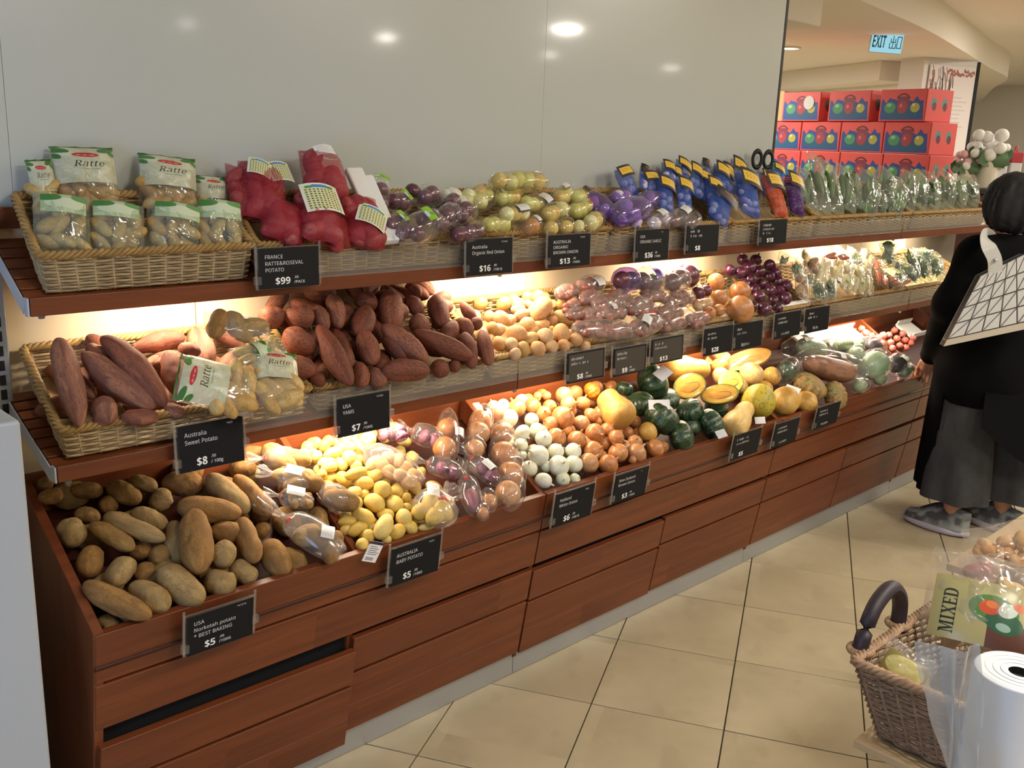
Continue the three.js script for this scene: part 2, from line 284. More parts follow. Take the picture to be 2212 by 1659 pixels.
// ---------------------------------------------------------------- wicker baskets
const caneTex = (c1, c2) => pixels(256, 64, (u, v) => mix3(hex(c1), hex(c2), clamp(fbm(u * 40, v * 6, 2, 3) * 1.5 - 0.2)));
const cane = std({ map: caneTex('#8a7350', '#bfa87e'), roughness: 0.6 }), caneRim = std({ map: caneTex('#8a6a3c', '#bd9a5e'), roughness: 0.55 });
function loopAt(corners, per, rad = 0.012) {       // a closed loop through four corners with rounded turns, points about `per` apart
  const c = new THREE.CurvePath(), n = corners.length;
  for (let i = 0; i < n; i++) {
    const p = corners[i], a = corners[(i + n - 1) % n], b = corners[(i + 1) % n], p1 = p.clone().lerp(a, rad / p.distanceTo(a)), p2 = p.clone().lerp(b, rad / p.distanceTo(b));
    c.add(new THREE.QuadraticBezierCurve3(p1, p, p2)); c.add(new THREE.LineCurve3(p2, b.clone().lerp(p, rad / p.distanceTo(b))));
  }
  return c;
}
function weave(low, high, rows, stake, r, mat, matRim, t, rimR = 0.0075) {
  const L = loopAt(high, 0.01).getLength(), n = Math.round(L / stake / 2) * 2, steps = n * 3, strands = [];
  for (let i = 0; i < rows; i++) {
    const f = (i + 0.5) / rows, cv = loopAt(low.map((p, q) => p.clone().lerp(high[q], f)), 0.01), pts = [], mid = new THREE.Vector3(); low.forEach((p, q) => mid.add(p.clone().lerp(high[q], f).multiplyScalar(1 / low.length)));
    const raw = cv.getSpacedPoints(steps).slice(0, steps);
    for (let s = 0; s < steps; s++) {
      const p = raw[s], tan = raw[(s + 1) % steps].clone().sub(raw[(s + steps - 1) % steps]).normalize(), out = tan.clone().cross(V(0, 1, 0)).normalize();
      if (out.dot(p.clone().sub(mid)) < 0) out.negate();
      pts.push(p.clone().addScaledVector(out, Math.sin(Math.PI * (s / 3 + i)) * r * 0.95).add(V(0, (hash(s, i, 3) - 0.5) * r * 0.4, 0)));
    }
    strands.push(tubeOf(pts, r, 5, true, 0.6));
  }
  const w = part(t, 'weave', merged(strands), mat); w.userData.kind = 'stuff';
  const stakes = [], lo = loopAt(low, 0.01).getSpacedPoints(n), hi = loopAt(high, 0.01).getSpacedPoints(n);
  for (let i = 0; i < n; i++) stakes.push(tubeOf([lo[i], hi[i]], r * 0.8, 5));
  part(t, 'stakes', merged(stakes), mat).userData.kind = 'stuff';
  const rc = loopAt(high, 0.01), m = Math.round(L / 0.006), P = rc.getSpacedPoints(m).slice(0, m), rope = [], turns = Math.round(L / 0.042);
  for (let k = 0; k < 3; k++) rope.push(tubeOf(P.map((p, i) => {
    const tan = P[(i + 1) % m].clone().sub(P[(i + m - 1) % m]).normalize(), s = tan.clone().cross(V(0, 1, 0)).normalize(), u2 = s.clone().cross(tan), q = i / m * Math.PI * 2 * turns + k * 2.094;
    return p.clone().addScaledVector(s, Math.cos(q) * rimR * 0.75).addScaledVector(u2, Math.sin(q) * rimR * 0.75);
  }), rimR * 0.72, 5, true));
  part(t, 'braided_rim', merged(rope), matRim);
  const bg = sheet(4, 2, (u, v) => low[0].clone().lerp(low[1], u).lerp(low[3].clone().lerp(low[2], u), v)); part(t, 'base', bg, mat);
}
function tierBasket(tier, xl, xr, label) {
  const one = tier === 1, p = one ? { fb: [1.289, -2.058], ft: [1.366, -2.05], bt: [1.475, -2.226], bb: [1.402, -2.226] } : { fb: [0.958, -1.982], ft: [1.022, -1.97], bt: [1.145, -2.226], bb: [1.07, -2.226] };
  const t = thing('wicker_basket', label, 'basket', V((xl + xr) / 2, p.fb[0], p.fb[1]), one ? 'wicker baskets on the upper shelf' : 'wicker baskets on the middle shelf'), h = (xr - xl) / 2;
  const q = (x, a) => V(x, a[0] - p.fb[0], a[1] - p.fb[1]), sl = 0.012;
  weave([q(-h + sl, p.fb), q(h - sl, p.fb), q(h - sl - 0.01, p.bb), q(-h + sl + 0.02, p.bb)], [q(-h, p.ft), q(h, p.ft), q(h - 0.01, p.bt), q(-h + 0.02, p.bt)], one ? 12 : 10, 0.04, one ? 0.0034 : 0.0034, cane, caneRim, t);
}
[[0.672, 1.15, 'holding clear bags of small potatoes'], [1.162, 1.86, 'holding red nets and red onions'], [1.872, 2.44, 'holding pale onions'], [2.452, 3.12, 'holding purple and blue garlic packs'], [3.132, 3.76, 'holding blue and orange nets'], [3.772, 4.66, 'holding bags of cucumbers and greens'], [4.672, 5.62, 'holding leafy greens behind the shopper']]
  .forEach(([a, b, w]) => tierBasket(1, a, b, 'upper shelf woven cane basket ' + w));
[[0.662, 1.25, 'holding sweet potatoes and two potato bags'], [1.264, 1.842, 'heaped with reddish yams'], [1.856, 2.42, 'holding small tan potatoes'], [2.432, 3.09, 'holding bagged shallots'], [3.102, 3.63, 'holding purple onions'], [3.642, 4.52, 'holding radish and carrot bags'], [4.532, 5.3, 'holding bagged greens by the shopper']]
  .forEach(([a, b, w]) => tierBasket(2, a, b, 'middle shelf woven cane basket ' + w));
// clear guards in front of the baskets
const guardAt = (tier, x0, x1, where) => { const one = tier === 1, h = one ? 0.062 : 0.066; const g = mesh('acrylic_guard', box(x1 - x0, h, 0.003, 0.0008), acrylic); g.position.set((x0 + x1) / 2, (one ? T1.y : T2.y) + h / 2 - 0.004, one ? -2.0315 : -1.9525); tag(g, 'clear acrylic guard strip ' + where, 'guard', 'clear guard strips on the shelf lips'); };
[[1.19, 1.945], [1.95, 3.24], [3.25, 4.54], [4.55, 5.84]].forEach(([a, b], i) => guardAt(1, a, b, 'along the upper shelf lip, ' + ordinals[i] + ' from the near end'));
[[1.055, 1.94], [1.945, 3.24], [3.25, 4.54], [4.55, 5.84]].forEach(([a, b], i) => guardAt(2, a, b, 'along the middle shelf lip, ' + ordinals[i] + ' from the near end'));

// ---------------------------------------------------------------- price tags
const cardDark = std({ color: 0x121214, roughness: 0.45 });
const scribble = (g, x, y, n, h, s) => { g.strokeStyle = g.fillStyle; g.lineWidth = 2.4; g.beginPath(); for (let i = 0; i < n; i++) { if (hash(i, s, 3) < 0.14) continue; const q = x + i * h * 0.55; g.moveTo(q, y); g.lineTo(q + h * 0.1, y - h * (0.5 + 0.3 * hash(i, s, 5))); g.lineTo(q + h * 0.32, y - h * 0.3 * hash(i, s, 7)); if (hash(i, s, 8) > 0.5) g.lineTo(q + h * 0.4, y - h * 0.7); } g.stroke(); };   // print too small to read
function priceTag(tier, xl, xr, yt, yb, lines, price, small, code, label, pale) {
  const z = [0, -2.0, -1.925, -1.788][tier], cx = (xl + xr) / 2, cy = (yt + yb) / 2, c = atZ(cx, cy, z), w = Math.min(0.19, (atZ(xr, cy, z).x - atZ(xl, cy, z).x)), h = (yb - yt) * pxSize(c) * 1.02;
  const t = thing('price_tag', 'black price tag ' + label, 'price tag', c, 'black price tags'); t.rotation.x = tier === 3 ? LEAN * 0.7 : -0.03;
  const tex = canvasTex(384, 256, (g) => {
    g.fillStyle = pale ? '#47423a' : '#17171a'; g.fillRect(0, 0, 384, 256);  // the paler card colour paints in lamps reflected by the glossy face
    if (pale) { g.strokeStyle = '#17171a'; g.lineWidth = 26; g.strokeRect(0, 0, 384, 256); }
    g.fillStyle = '#d9d9d6'; g.font = '33px sans-serif'; lines.forEach((s, i) => s[0] === '~' ? scribble(g, 36, 64 + i * 42, s.length, 30, i + xl) : g.fillText(s, 34, 66 + i * 42, 326));
    if (code) { g.font = '17px sans-serif'; g.fillText(code, 284, 30, 80); }
    g.fillStyle = '#f2f2ee'; g.font = 'bold 60px sans-serif'; if (price) g.fillText(price, 96, 232, 150); else scribble(g, 100, 228, 5, 44, xl);
    const px = 96 + Math.min(150, price.length * 36) + 14; g.font = '22px sans-serif'; g.fillText(small[0], px, 200); g.font = '26px sans-serif'; g.fillText(small[1], px, 232, 120);
  });
  part(t, 'card', new RoundedBoxGeometry(w, h, 0.004, 1, 0.0015), cardDark, 0, 0, 0);
  part(t, 'printed_face', new THREE.PlaneGeometry(w * 0.985, h * 0.98), phys({ map: tex, roughness: 0.6, specularIntensity: 0.4 }), 0, 0, 0.0022);
  part(t, 'clear_sleeve', new RoundedBoxGeometry(w + 0.012, h + 0.004, 0.0015, 1, 0.0007), acrylic, 0, 0, -0.004);
  for (const s of [-1, 1]) { part(t, 'clip', new RoundedBoxGeometry(0.016, 0.02, 0.012, 1, 0.002), acrylic, s * (w / 2 + 0.004), -h * (s < 0 ? 0.28 : 0.1), 0.001); part(t, 'hanger', new RoundedBoxGeometry(0.006, h * 1.1, 0.004, 1, 0.001), acrylic, s * (w / 2 + 0.005), h * 0.08, -0.003); }
}
const Z = ['.00', '/100G'];
priceTag(1, 560, 690, 535, 620, ['FRANCE', 'RATTE&ROSEVAL', 'POTATO'], '$99', ['.00', '/PACK'], '', 'reading FRANCE RATTE&ROSEVAL POTATO $99 on the upper shelf');
priceTag(1, 1010, 1107, 516, 592, ['Australia', 'Organic Red Onion'], '$16', ['.80', '/100 G'], '*21044', 'reading Australia Organic Red Onion $16 on the upper shelf');
priceTag(1, 1186, 1275, 507, 575, ['AUSTRALIA', 'ORGANIC', 'BROWN ONION'], '$13', ['.90', '/100G'], '*2093', 'reading AUSTRALIA ORGANIC BROWN ONION $13 on the upper shelf');
priceTag(1, 1375, 1444, 496, 562, ['USA', 'ORGANIC GARLIC'], '$36', Z, '*31', 'reading USA ORGANIC GARLIC $36 on the upper shelf');
priceTag(1, 1484, 1552, 487, 545, ['~~~~~~~', '~~~~~~~~~'], '$8', ['', ''], '', 'reading $8 below the blue garlic nets');
priceTag(1, 1641, 1700, 475, 527, ['~~~~~~~', '~~~~~~~~~~', '~~~~~~~'], '$18', ['', ''], '', 'reading $18 below the orange net');
priceTag(2, 386, 528, 908, 1010, ['Australia', 'Sweet Potato'], '$8', ['.50', '/ 100g'], '*809', 'reading Australia Sweet Potato $8 on the middle shelf');
priceTag(2, 730, 842, 852, 935, ['USA', 'YAMS'], '$7', ['.90', '/100G'], '*27081', 'reading USA YAMS $7 on the middle shelf');
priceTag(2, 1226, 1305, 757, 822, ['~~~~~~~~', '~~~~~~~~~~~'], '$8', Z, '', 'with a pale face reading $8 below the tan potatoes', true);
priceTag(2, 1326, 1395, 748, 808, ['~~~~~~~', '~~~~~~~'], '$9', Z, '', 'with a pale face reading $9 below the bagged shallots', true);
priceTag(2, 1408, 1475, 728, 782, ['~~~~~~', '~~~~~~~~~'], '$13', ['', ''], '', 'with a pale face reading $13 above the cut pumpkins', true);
priceTag(2, 1522, 1582, 706, 764, ['~~~~~~~', '~~~~~~~~~'], '$28', ['', ''], '', 'reading $28 above the tan squashes');
priceTag(2, 1586, 1646, 696, 752, ['~~~~', '~~~~~~~~'], '', ['', ''], '', 'directly beside the $28 tag on the middle shelf');
priceTag(2, 1673, 1730, 674, 728, ['~~~~~~~', '~~~~~~~~~'], '', ['', ''], '', 'under the short white foam roll on the middle shelf');
priceTag(2, 1738, 1792, 664, 716, ['~~~~~~', '~~~~~~~~~'], '', ['', ''], '', 'last along the middle shelf towards the shopper');
priceTag(3, 404, 549, 1305, 1400, ['USA', 'Norkotah potato', '* BEST BAKING'], '$5', ['.00', '/100G'], '*41574', 'reading USA Norkotah potato BEST BAKING $5 on the lower case');
priceTag(3, 845, 950, 1165, 1255, ['AUSTRALIA', 'BABY POTATO'], '$5', ['.00', '/100G'], '*2061', 'reading AUSTRALIA BABY POTATO $5 on the lower case');
priceTag(3, 1199, 1280, 1052, 1130, ['Holland', 'White Onion'], '$6', ['.00', '/100 G'], '*206', 'reading Holland White Onion $6 on the lower case');
priceTag(3, 1328, 1397, 1014, 1080, ['New Zealand', 'Brown Onion'], '$3', ['.90', '/100G'], '*7', 'reading New Zealand Brown Onion $3 on the lower case');
priceTag(3, 1584, 1640, 930, 988, ['~~~~~~~~~~', '~~~~~~~~~~~'], '$5', ['', ''], '', 'reading $5 below the green pumpkins');
priceTag(3, 1673, 1722, 907, 962, ['~~~~~~~~~', '~~~~~~~~~~'], '', ['', ''], '', 'below the tan butternut squashes, second last on the lower case');
priceTag(3, 1764, 1810, 872, 922, ['~~~~~~~~', '~~~~~~~~~'], '', ['', ''], '', 'below the ribbed brown pumpkin, last on the lower case');
{ // loose weighing label stuck over the rim
  const t = thing('weigh_label', 'loose white weighing label tilted over the rim between two bins', 'label', atZ(806, 1192, -1.792)); t.rotation.set(LEAN, 0, -0.42);
  part(t, 'paper', new RoundedBoxGeometry(0.046, 0.055, 0.0015, 1, 0.0006), std({ map: canvasTex(96, 128, (g) => { g.fillStyle = '#e8e8e8'; g.fillRect(0, 0, 96, 128); g.fillStyle = '#3a2c3c'; g.fillRect(0, 0, 96, 18); g.fillStyle = '#55555a'; for (let i = 0; i < 5; i++) g.fillRect(10, 30 + i * 12, 50 + (i * 17) % 26, 4); for (let i = 0; i < 16; i++) g.fillRect(12 + i * 3.6, 98, 1 + i % 3, 20); }), roughness: 0.6 }));
}

// ---------------------------------------------------------------- vegetables: skins and shapes
// a skin texture: noise wrapped round the vegetable, with specks, streaks from end to end and patches
function skin(c1, c2, o = {}) {
  const A = hex(c1), B = hex(c2), S = hex(o.speck ?? c1), P = hex(o.patch ?? c2), k = (o.seed ?? 1) * 13.7;
  return pixels(256, 192, (u, v) => {
    const x = Math.cos(u * 6.2832), z = Math.sin(u * 6.2832), sc = o.scale ?? 2;
    let t = fbm(x * sc + k, v * sc * 2.2, z * sc, 4) * 1.5 - 0.25;
    if (o.streak) t = mix(t, fbm(x * o.streak + k, v * 1.6, z * o.streak, 3) * 1.6 - 0.3, 0.7);
    if (o.rings) t = mix(t, fbm(x * 1.5 + k, v * o.rings, z * 1.5, 3) * 1.6 - 0.3, 0.5);
    let c = mix3(A, B, clamp(t));
    if (o.patch) c = mix3(c, P, smooth(0.52, 0.68, fbm(x * 1.6 + k + 40, v * 3.4, z * 1.6, 3)) * (o.patchAmt ?? 0.8));
    if (o.speck) c = mix3(c, S, smooth(0.60, 0.72, noise(x * (o.speckScale ?? 9) + k, v * (o.speckScale ?? 9) * 2.6, z * (o.speckScale ?? 9))) * (o.speckAmt ?? 0.6));
    if (o.tip) c = mix3(c, hex(o.tip), smooth(0.9, 0.99, v) * 0.8 + smooth(0.06, 0.0, v) * 0.5);
    if (o.ribs) { const a = u * o.ribs + 0.12 * (fbm(x * 2, v * 6, z * 2 + k, 2) - 0.5), q = Math.abs((a % 1) - 0.5); c = mix3(c, hex(o.ribColor), smooth(0.1, 0.02, q) * 0.75 * fbm(x * 6, v * 9, z * 6, 2) * 1.5); }
    return c;
  });
}
// body of unit length along y (−0.5..0.5) and unit width; L = length over width, so that lumps keep their proportion
function body(o, s) {
  const nu = o.nu ?? 24, nv = o.nv ?? 18, L = o.L ?? 1, pos = [], uv = [], idx = [];
  const bx = (hash(s, 1, 2) - 0.5) * 2, bz = (hash(s, 3, 2) - 0.5) * 2, as = (hash(s, 5, 7) - 0.5) * (o.asym ?? 0.2), sx = 1 + (hash(s, 8, 1) - 0.5) * (o.squash ?? 0.12);
  for (let j = 0; j <= nv; j++) {
    const q = j / nv, t = 0.5 - 0.5 * Math.cos(Math.PI * q), d = Math.pow(t, 1 + as);
    let r = o.profile ? o.profile(t) : Math.pow(Math.max(0, 1 - Math.pow(Math.abs(2 * d - 1), o.p ?? 2)), o.q ?? 0.5) * 0.5;
    for (let i = 0; i <= nu; i++) {
      const a = i / nu * Math.PI * 2, x = Math.cos(a), z = Math.sin(a), y = (t - 0.5) * L;
      let m = 1 + (fbm(x * (o.ls ?? 1.1) + s * 5.3, y * (o.ls ?? 1.1) * 2 + 20, z * (o.ls ?? 1.1) + s, 3) - 0.5) * 2 * (o.lump ?? 0.1);
      if (o.eyes) { const e = noise(x * 2.6 + s * 3, y * 5, z * 2.6 + 9); m -= smooth(0.72, 0.9, e) * o.eyes; }
      if (o.ribN) m -= o.ribD * Math.pow(Math.abs(Math.cos(a * o.ribN / 2)), 6);
      if (o.wr) m += o.wr * (fbm(x * 5 + s, y * 9, z * 5, 2) - 0.5);
      const bend = (o.bend ?? 0) * (1 - Math.pow(2 * t - 1, 2)), twist = (o.twist ?? 0) * Math.sin((t - 0.5) * 6);
      pos.push(r * m * x * sx + bx * bend + bz * twist, t - 0.5, r * m * z / sx + bz * bend * 0.5); uv.push(i / nu, t);
    }
  }
  for (let j = 0; j < nv; j++) for (let i = 0; i < nu; i++) { const a = j * (nu + 1) + i, b = a + nu + 1; idx.push(a, b, a + 1, a + 1, b, b + 1); }
  const g = new THREE.BufferGeometry(); g.setAttribute('position', new THREE.Float32BufferAttribute(pos, 3)); g.setAttribute('uv', new THREE.Float32BufferAttribute(uv, 2)); g.setIndex(idx); g.computeVertexNormals();
  const nn = g.attributes.normal; for (let j = 0; j <= nv; j++) { const a = j * (nu + 1), b = a + nu; const x = nn.getX(a) + nn.getX(b), y = nn.getY(a) + nn.getY(b), z = nn.getZ(a) + nn.getZ(b), l = Math.hypot(x, y, z) || 1; nn.setXYZ(a, x / l, y / l, z / l); nn.setXYZ(b, x / l, y / l, z / l); }
  return g;
}
const KIND = {};
function kind(id, word, cat, shape, tex, mat = {}, n = 4, tints = [0xffffff, 0xf2ece2, 0xe4dccf]) {
  const geos = []; for (let i = 0; i < n; i++) geos.push(body(shape, i * 3 + id.length * 7 + 1));
  const t = skin(...tex);
  KIND[id] = { word, cat, geos, L: shape.L ?? 1, mats: tints.map((c) => phys({ map: t, color: c, roughness: 0.6, bumpMap: mat.bump ? t : null, bumpScale: mat.bump ?? 0.001, ...Object.fromEntries(Object.entries(mat).filter(([k]) => k !== 'bump')) })) };
}
const bulb = (neck, flat = 1) => (t) => { const b = t < 0.82 ? Math.sqrt(Math.max(0, 1 - Math.pow((t - 0.42) / 0.42, 2))) : 0; return 0.5 * Math.max(b, t > 0.5 ? neck * smooth(1.02, 0.96, t) + (1 - smooth(0.62, 0.86, t)) * 0.6 : 0, 0.02) * (t < 0.004 || t > 0.999 ? 0.01 : 1); };
kind('russet', 'russet_potato', 'potato', { L: 1.9, p: 2.5, lump: 0.17, eyes: 0.12, bend: 0.07, wr: 0.07, asym: 0.3, nu: 30, nv: 28 }, ['#7d6440', '#ab8e58', { speck: '#6a5234', speckScale: 20, speckAmt: 0.4, rings: 5, patch: '#b89c62', patchAmt: 0.55, seed: 3 }], { roughness: 0.85, bump: 0.0015 }, 6, [0xffffff, 0xf4e6cc, 0xe8d0b0]);
kind('yam', 'yam', 'yam', { L: 2.4, p: 2, q: 0.5, lump: 0.13, bend: 0.14, asym: 0.5, twist: 0.04, eyes: 0.05, nu: 24, nv: 24 }, ['#6c4030', '#a4664a', { speck: '#54341f', speckScale: 11, streak: 3, seed: 5 }], { roughness: 0.72, bump: 0.0012 }, 6, [0xffffff, 0xf4e0d0, 0xd8bca8]);
kind('sweet', 'sweet_potato', 'sweet potato', { L: 3, p: 2.1, q: 0.52, lump: 0.16, bend: 0.2, asym: 0.4, twist: 0.06, eyes: 0.05, nu: 26, nv: 30 }, ['#6a4236', '#9c6850', { speck: '#573629', speckScale: 14, speckAmt: 0.4, streak: 2.4, patch: '#b57e5c', patchAmt: 0.6, seed: 6 }], { roughness: 0.75, bump: 0.0016 }, 5, [0xffffff, 0xecd4c8]);
kind('baby', 'baby_potato', 'potato', { L: 1.3, p: 2.3, lump: 0.12, bend: 0.06, asym: 0.4, eyes: 0.03, nu: 20, nv: 16 }, ['#cdb25e', '#e3cf86', { speck: '#b1914a', speckScale: 16, speckAmt: 0.35, seed: 8 }], { roughness: 0.55, bump: 0.0005 }, 6, [0xffffff, 0xf6eccc, 0xeee0b4]);
kind('tan', 'tan_potato', 'potato', { L: 1.2, p: 2.2, lump: 0.1, bend: 0.04, asym: 0.3, eyes: 0.03, nu: 20, nv: 16 }, ['#b98f62', '#d9b88c', { speck: '#96703f', speckScale: 12, speckAmt: 0.35, seed: 9 }], { roughness: 0.6, bump: 0.0006 }, 5, [0xffffff, 0xffeed8, 0xf0e8c0]);
const onionShape = { profile: bulb(0.12), L: 1.12, lump: 0.03, squash: 0.08, nu: 24, nv: 22 };
kind('brown', 'brown_onion', 'onion', onionShape, ['#a87044', '#d2a472', { streak: 5, speck: '#8a5a34', speckScale: 5, speckAmt: 0.3, tip: '#8a6a40', seed: 11 }], { roughness: 0.38, clearcoat: 0.15, clearcoatRoughness: 0.35 }, 5, [0xffffff, 0xfff0dc, 0xf4dcc0]);
kind('white', 'white_onion', 'onion', onionShape, ['#c9ccb0', '#eceadb', { streak: 5, tip: '#b9b283', seed: 12 }], { roughness: 0.42, clearcoat: 0.2, clearcoatRoughness: 0.35 }, 5, [0xffffff, 0xf8f8ea]);
kind('pale', 'pale_onion', 'onion', onionShape, ['#cfd08c', '#ecebc8', { streak: 5, patch: '#dcd29c', tip: '#b0b468', seed: 13 }], { roughness: 0.38, clearcoat: 0.25, clearcoatRoughness: 0.25 }, 4, [0xffffff, 0xeef0c8, 0xf4dcb0]);
kind('red', 'red_onion', 'onion', onionShape, ['#4c2430', '#7d4654', { streak: 5, tip: '#4a3028', seed: 14 }], { roughness: 0.32, clearcoat: 0.4, clearcoatRoughness: 0.2 }, 4, [0xffffff, 0xe8d0dc]);
kind('purple', 'purple_onion', 'onion', onionShape, ['#3a1428', '#6d2c4c', { streak: 5, seed: 15 }], { roughness: 0.3, clearcoat: 0.4, clearcoatRoughness: 0.2 }, 4, [0xffffff, 0xd8c0d0]);
kind('shallot', 'shallot', 'shallot', { ...onionShape, L: 1.5, lump: 0.06 }, ['#7d4a40', '#ab7466', { streak: 4, speck: '#64362e', speckScale: 4, speckAmt: 0.35, seed: 16 }], { roughness: 0.45 }, 4, [0xffffff, 0xf0d8d0, 0xe8c8b0]);
kind('pink', 'pink_shallot', 'shallot', { ...onionShape, L: 1.2, lump: 0.05 }, ['#c05c58', '#eaa296', { streak: 4, seed: 36 }], { roughness: 0.4 }, 3, [0xffffff, 0xffd8c8]);
kind('roseval', 'red_potato', 'potato', { L: 1.45, p: 2.3, lump: 0.08, bend: 0.04, asym: 0.3, nu: 20, nv: 16 }, ['#8a3438', '#b85a58', { speck: '#6c2428', speckScale: 9, seed: 17 }], { roughness: 0.55 }, 4, [0xffffff, 0xf0d0d0]);
kind('ratte', 'fingerling_potato', 'potato', { L: 1.9, p: 2.3, lump: 0.1, bend: 0.1, asym: 0.3, nu: 18, nv: 16 }, ['#b08f50', '#d4b678', { speck: '#8c6c38', speckScale: 12, speckAmt: 0.4, seed: 18 }], { roughness: 0.55 }, 4, [0xffffff, 0xf4e8d0]);
kind('garlic', 'garlic_bulb', 'garlic', { ...onionShape, L: 0.95, ribN: 8, ribD: 0.08 }, ['#cfcad8', '#f2eef4', { streak: 5, patch: '#b4a0c0', patchAmt: 0.5, seed: 19 }], { roughness: 0.5 }, 3, [0xffffff, 0xe8dcf0]);
kind('plum', 'purple_sweet_potato', 'sweet potato', { L: 2.6, p: 2, q: 0.6, lump: 0.1, bend: 0.1, asym: 0.4, nu: 20, nv: 20 }, ['#6c3446', '#a0667a', { streak: 3, speck: '#50243a', speckScale: 9, seed: 20 }], { roughness: 0.55 }, 4, [0xffffff, 0xecd8e4]);
kind('cucumber', 'cucumber', 'cucumber', { L: 5, p: 3, lump: 0.06, bend: 0.16, nu: 16, nv: 18 }, ['#2f4a22', '#6a8a48', { streak: 4, speck: '#26401c', speckScale: 8, seed: 21 }], { roughness: 0.45 }, 4, [0xffffff, 0xd8e8d0, 0xb8ccb0]);
kind('radish', 'white_radish', 'radish', { L: 4, p: 2.6, lump: 0.05, asym: 0.4, bend: 0.08, nu: 16, nv: 16 }, ['#c4bc90', '#e6e0bc', { rings: 8, seed: 22 }], { roughness: 0.45 }, 3, [0xffffff, 0xf0ecd0]);
kind('carrot', 'carrot', 'carrot', { L: 4.4, q: 0.55, lump: 0.05, asym: 0.7, bend: 0.08, nu: 14, nv: 16 }, ['#9c4020', '#cc6838', { rings: 12, seed: 23 }], { roughness: 0.5 }, 3);
const pumpkin = (n, d, L) => ({ L, ribN: n, ribD: d, lump: 0.05, p: 2.3, nu: 60, nv: 22, profile: (t) => { const y = 2 * t - 1; return 0.5 * Math.sqrt(Math.max(0, 1 - Math.pow(Math.abs(y), 2.6))) * (1 - 0.0 * y); } });
kind('kabocha', 'green_pumpkin', 'pumpkin', pumpkin(10, 0.06, 0.74), ['#17261a', '#2f4a30', { speck: '#54704a', speckScale: 7, speckAmt: 0.55, ribs: 10, ribColor: '#5c7a4c', patch: '#22381f', seed: 24 }], { roughness: 0.38, clearcoat: 0.3, clearcoatRoughness: 0.25 }, 3);
kind('orangepump', 'orange_pumpkin', 'pumpkin', pumpkin(10, 0.06, 0.75), ['#a8560f', '#d98a22', { speck: '#7a5a1c', speckScale: 6, ribs: 10, ribColor: '#e8b050', seed: 25 }], { roughness: 0.4 }, 2);
kind('ribbed', 'ribbed_pumpkin', 'pumpkin', pumpkin(12, 0.16, 0.66), ['#8c7040', '#bd9c60', { speck: '#6c5430', speckScale: 7, patch: '#8d8a4c', ribs: 12, ribColor: '#6c5636', seed: 26 }], { roughness: 0.6 }, 2);
kind('butternut', 'butternut_squash', 'squash', { L: 1.75, lump: 0.03, nu: 26, nv: 26, profile: (t) => { const e = Math.sqrt(Math.max(0, 1 - Math.pow(2 * t - 1, 8))); return 0.5 * e * (0.98 - 0.28 * smooth(0.3, 0.75, t)); } }, ['#c99f58', '#e4c684', { speck: '#b48a48', speckScale: 7, speckAmt: 0.25, tip: '#a8884c', seed: 27 }], { roughness: 0.5 }, 2, [0xffffff, 0xf4e4c4]);
kind('gem', 'round_squash', 'squash', { L: 0.9, lump: 0.05, ribN: 8, ribD: 0.03, nu: 28, nv: 20 }, ['#c09a58', '#dfc088', { speck: '#a07c40', speckScale: 6, speckAmt: 0.3, tip: '#8a6c3c', seed: 28 }], { roughness: 0.5 }, 3, [0xffffff, 0xf8ecb8]);
kind('spaghetti', 'yellow_squash', 'squash', { L: 1.05, lump: 0.06, ribN: 10, ribD: 0.04, nu: 28, nv: 20 }, ['#b8a830', '#dccf58', { speck: '#7d8428', speckScale: 8, speckAmt: 0.55, seed: 29 }], { roughness: 0.5 }, 2);
kind('gourd', 'green_gourd', 'gourd', { L: 2.2, p: 2.8, lump: 0.05, bend: 0.05, nu: 24, nv: 20 }, ['#65785a', '#9db190', { speck: '#c4d0b8', speckScale: 12, speckAmt: 0.5, seed: 30 }], { roughness: 0.4 }, 3, [0xffffff, 0xd8d8c8]);
kind('browncuke', 'brown_cucumber', 'cucumber', { L: 2.9, p: 3.2, lump: 0.04, bend: 0.1, nu: 24, nv: 20 }, ['#8c5a3c', '#b8805c', { streak: 3, speck: '#744830', speckScale: 5, seed: 31 }], { roughness: 0.4 }, 1);
kind('gourdpale', 'pale_melon', 'melon', { L: 1.3, lump: 0.04, nu: 24, nv: 18 }, ['#7d9a78', '#b0c8a4', { streak: 4, seed: 32 }], { roughness: 0.4 }, 2);
kind('eggplant', 'eggplant', 'eggplant', { L: 1.5, lump: 0.04, nu: 20, nv: 16 }, ['#2c2836', '#4c4658', { seed: 33 }], { roughness: 0.3 }, 2);
// an item set between two ends, a width apart, turned at will about its length
const Yup = V(0, 1, 0);
function poseItem(o, A, B, wid, roll) {
  const ax = B.clone().sub(A), L = ax.length(); ax.normalize();
  o.position.copy(A).add(B).multiplyScalar(0.5); o.quaternion.setFromUnitVectors(Yup, ax).multiply(new THREE.Quaternion().setFromAxisAngle(Yup, roll)); o.scale.set(wid, L, wid);
}
const angleWord = (dx, dy) => { const a = Math.atan2(-dy, dx) * 180 / Math.PI, q = ((a % 180) + 180) % 180; return q < 22 || q > 158 ? 'lying level' : q > 65 && q < 115 ? 'standing upright' : q < 90 ? 'leaning right' : 'leaning left'; };
const PX = (crop, x, y) => [crop[0] + x / crop[2], crop[1] + y / crop[2]];
const proj = (p) => { const d = p.clone().sub(EYE), w = d.dot(FWD); return [W / 2 + F * d.dot(RIGHT) / w, H / 2 - F * d.dot(UP) / w]; };
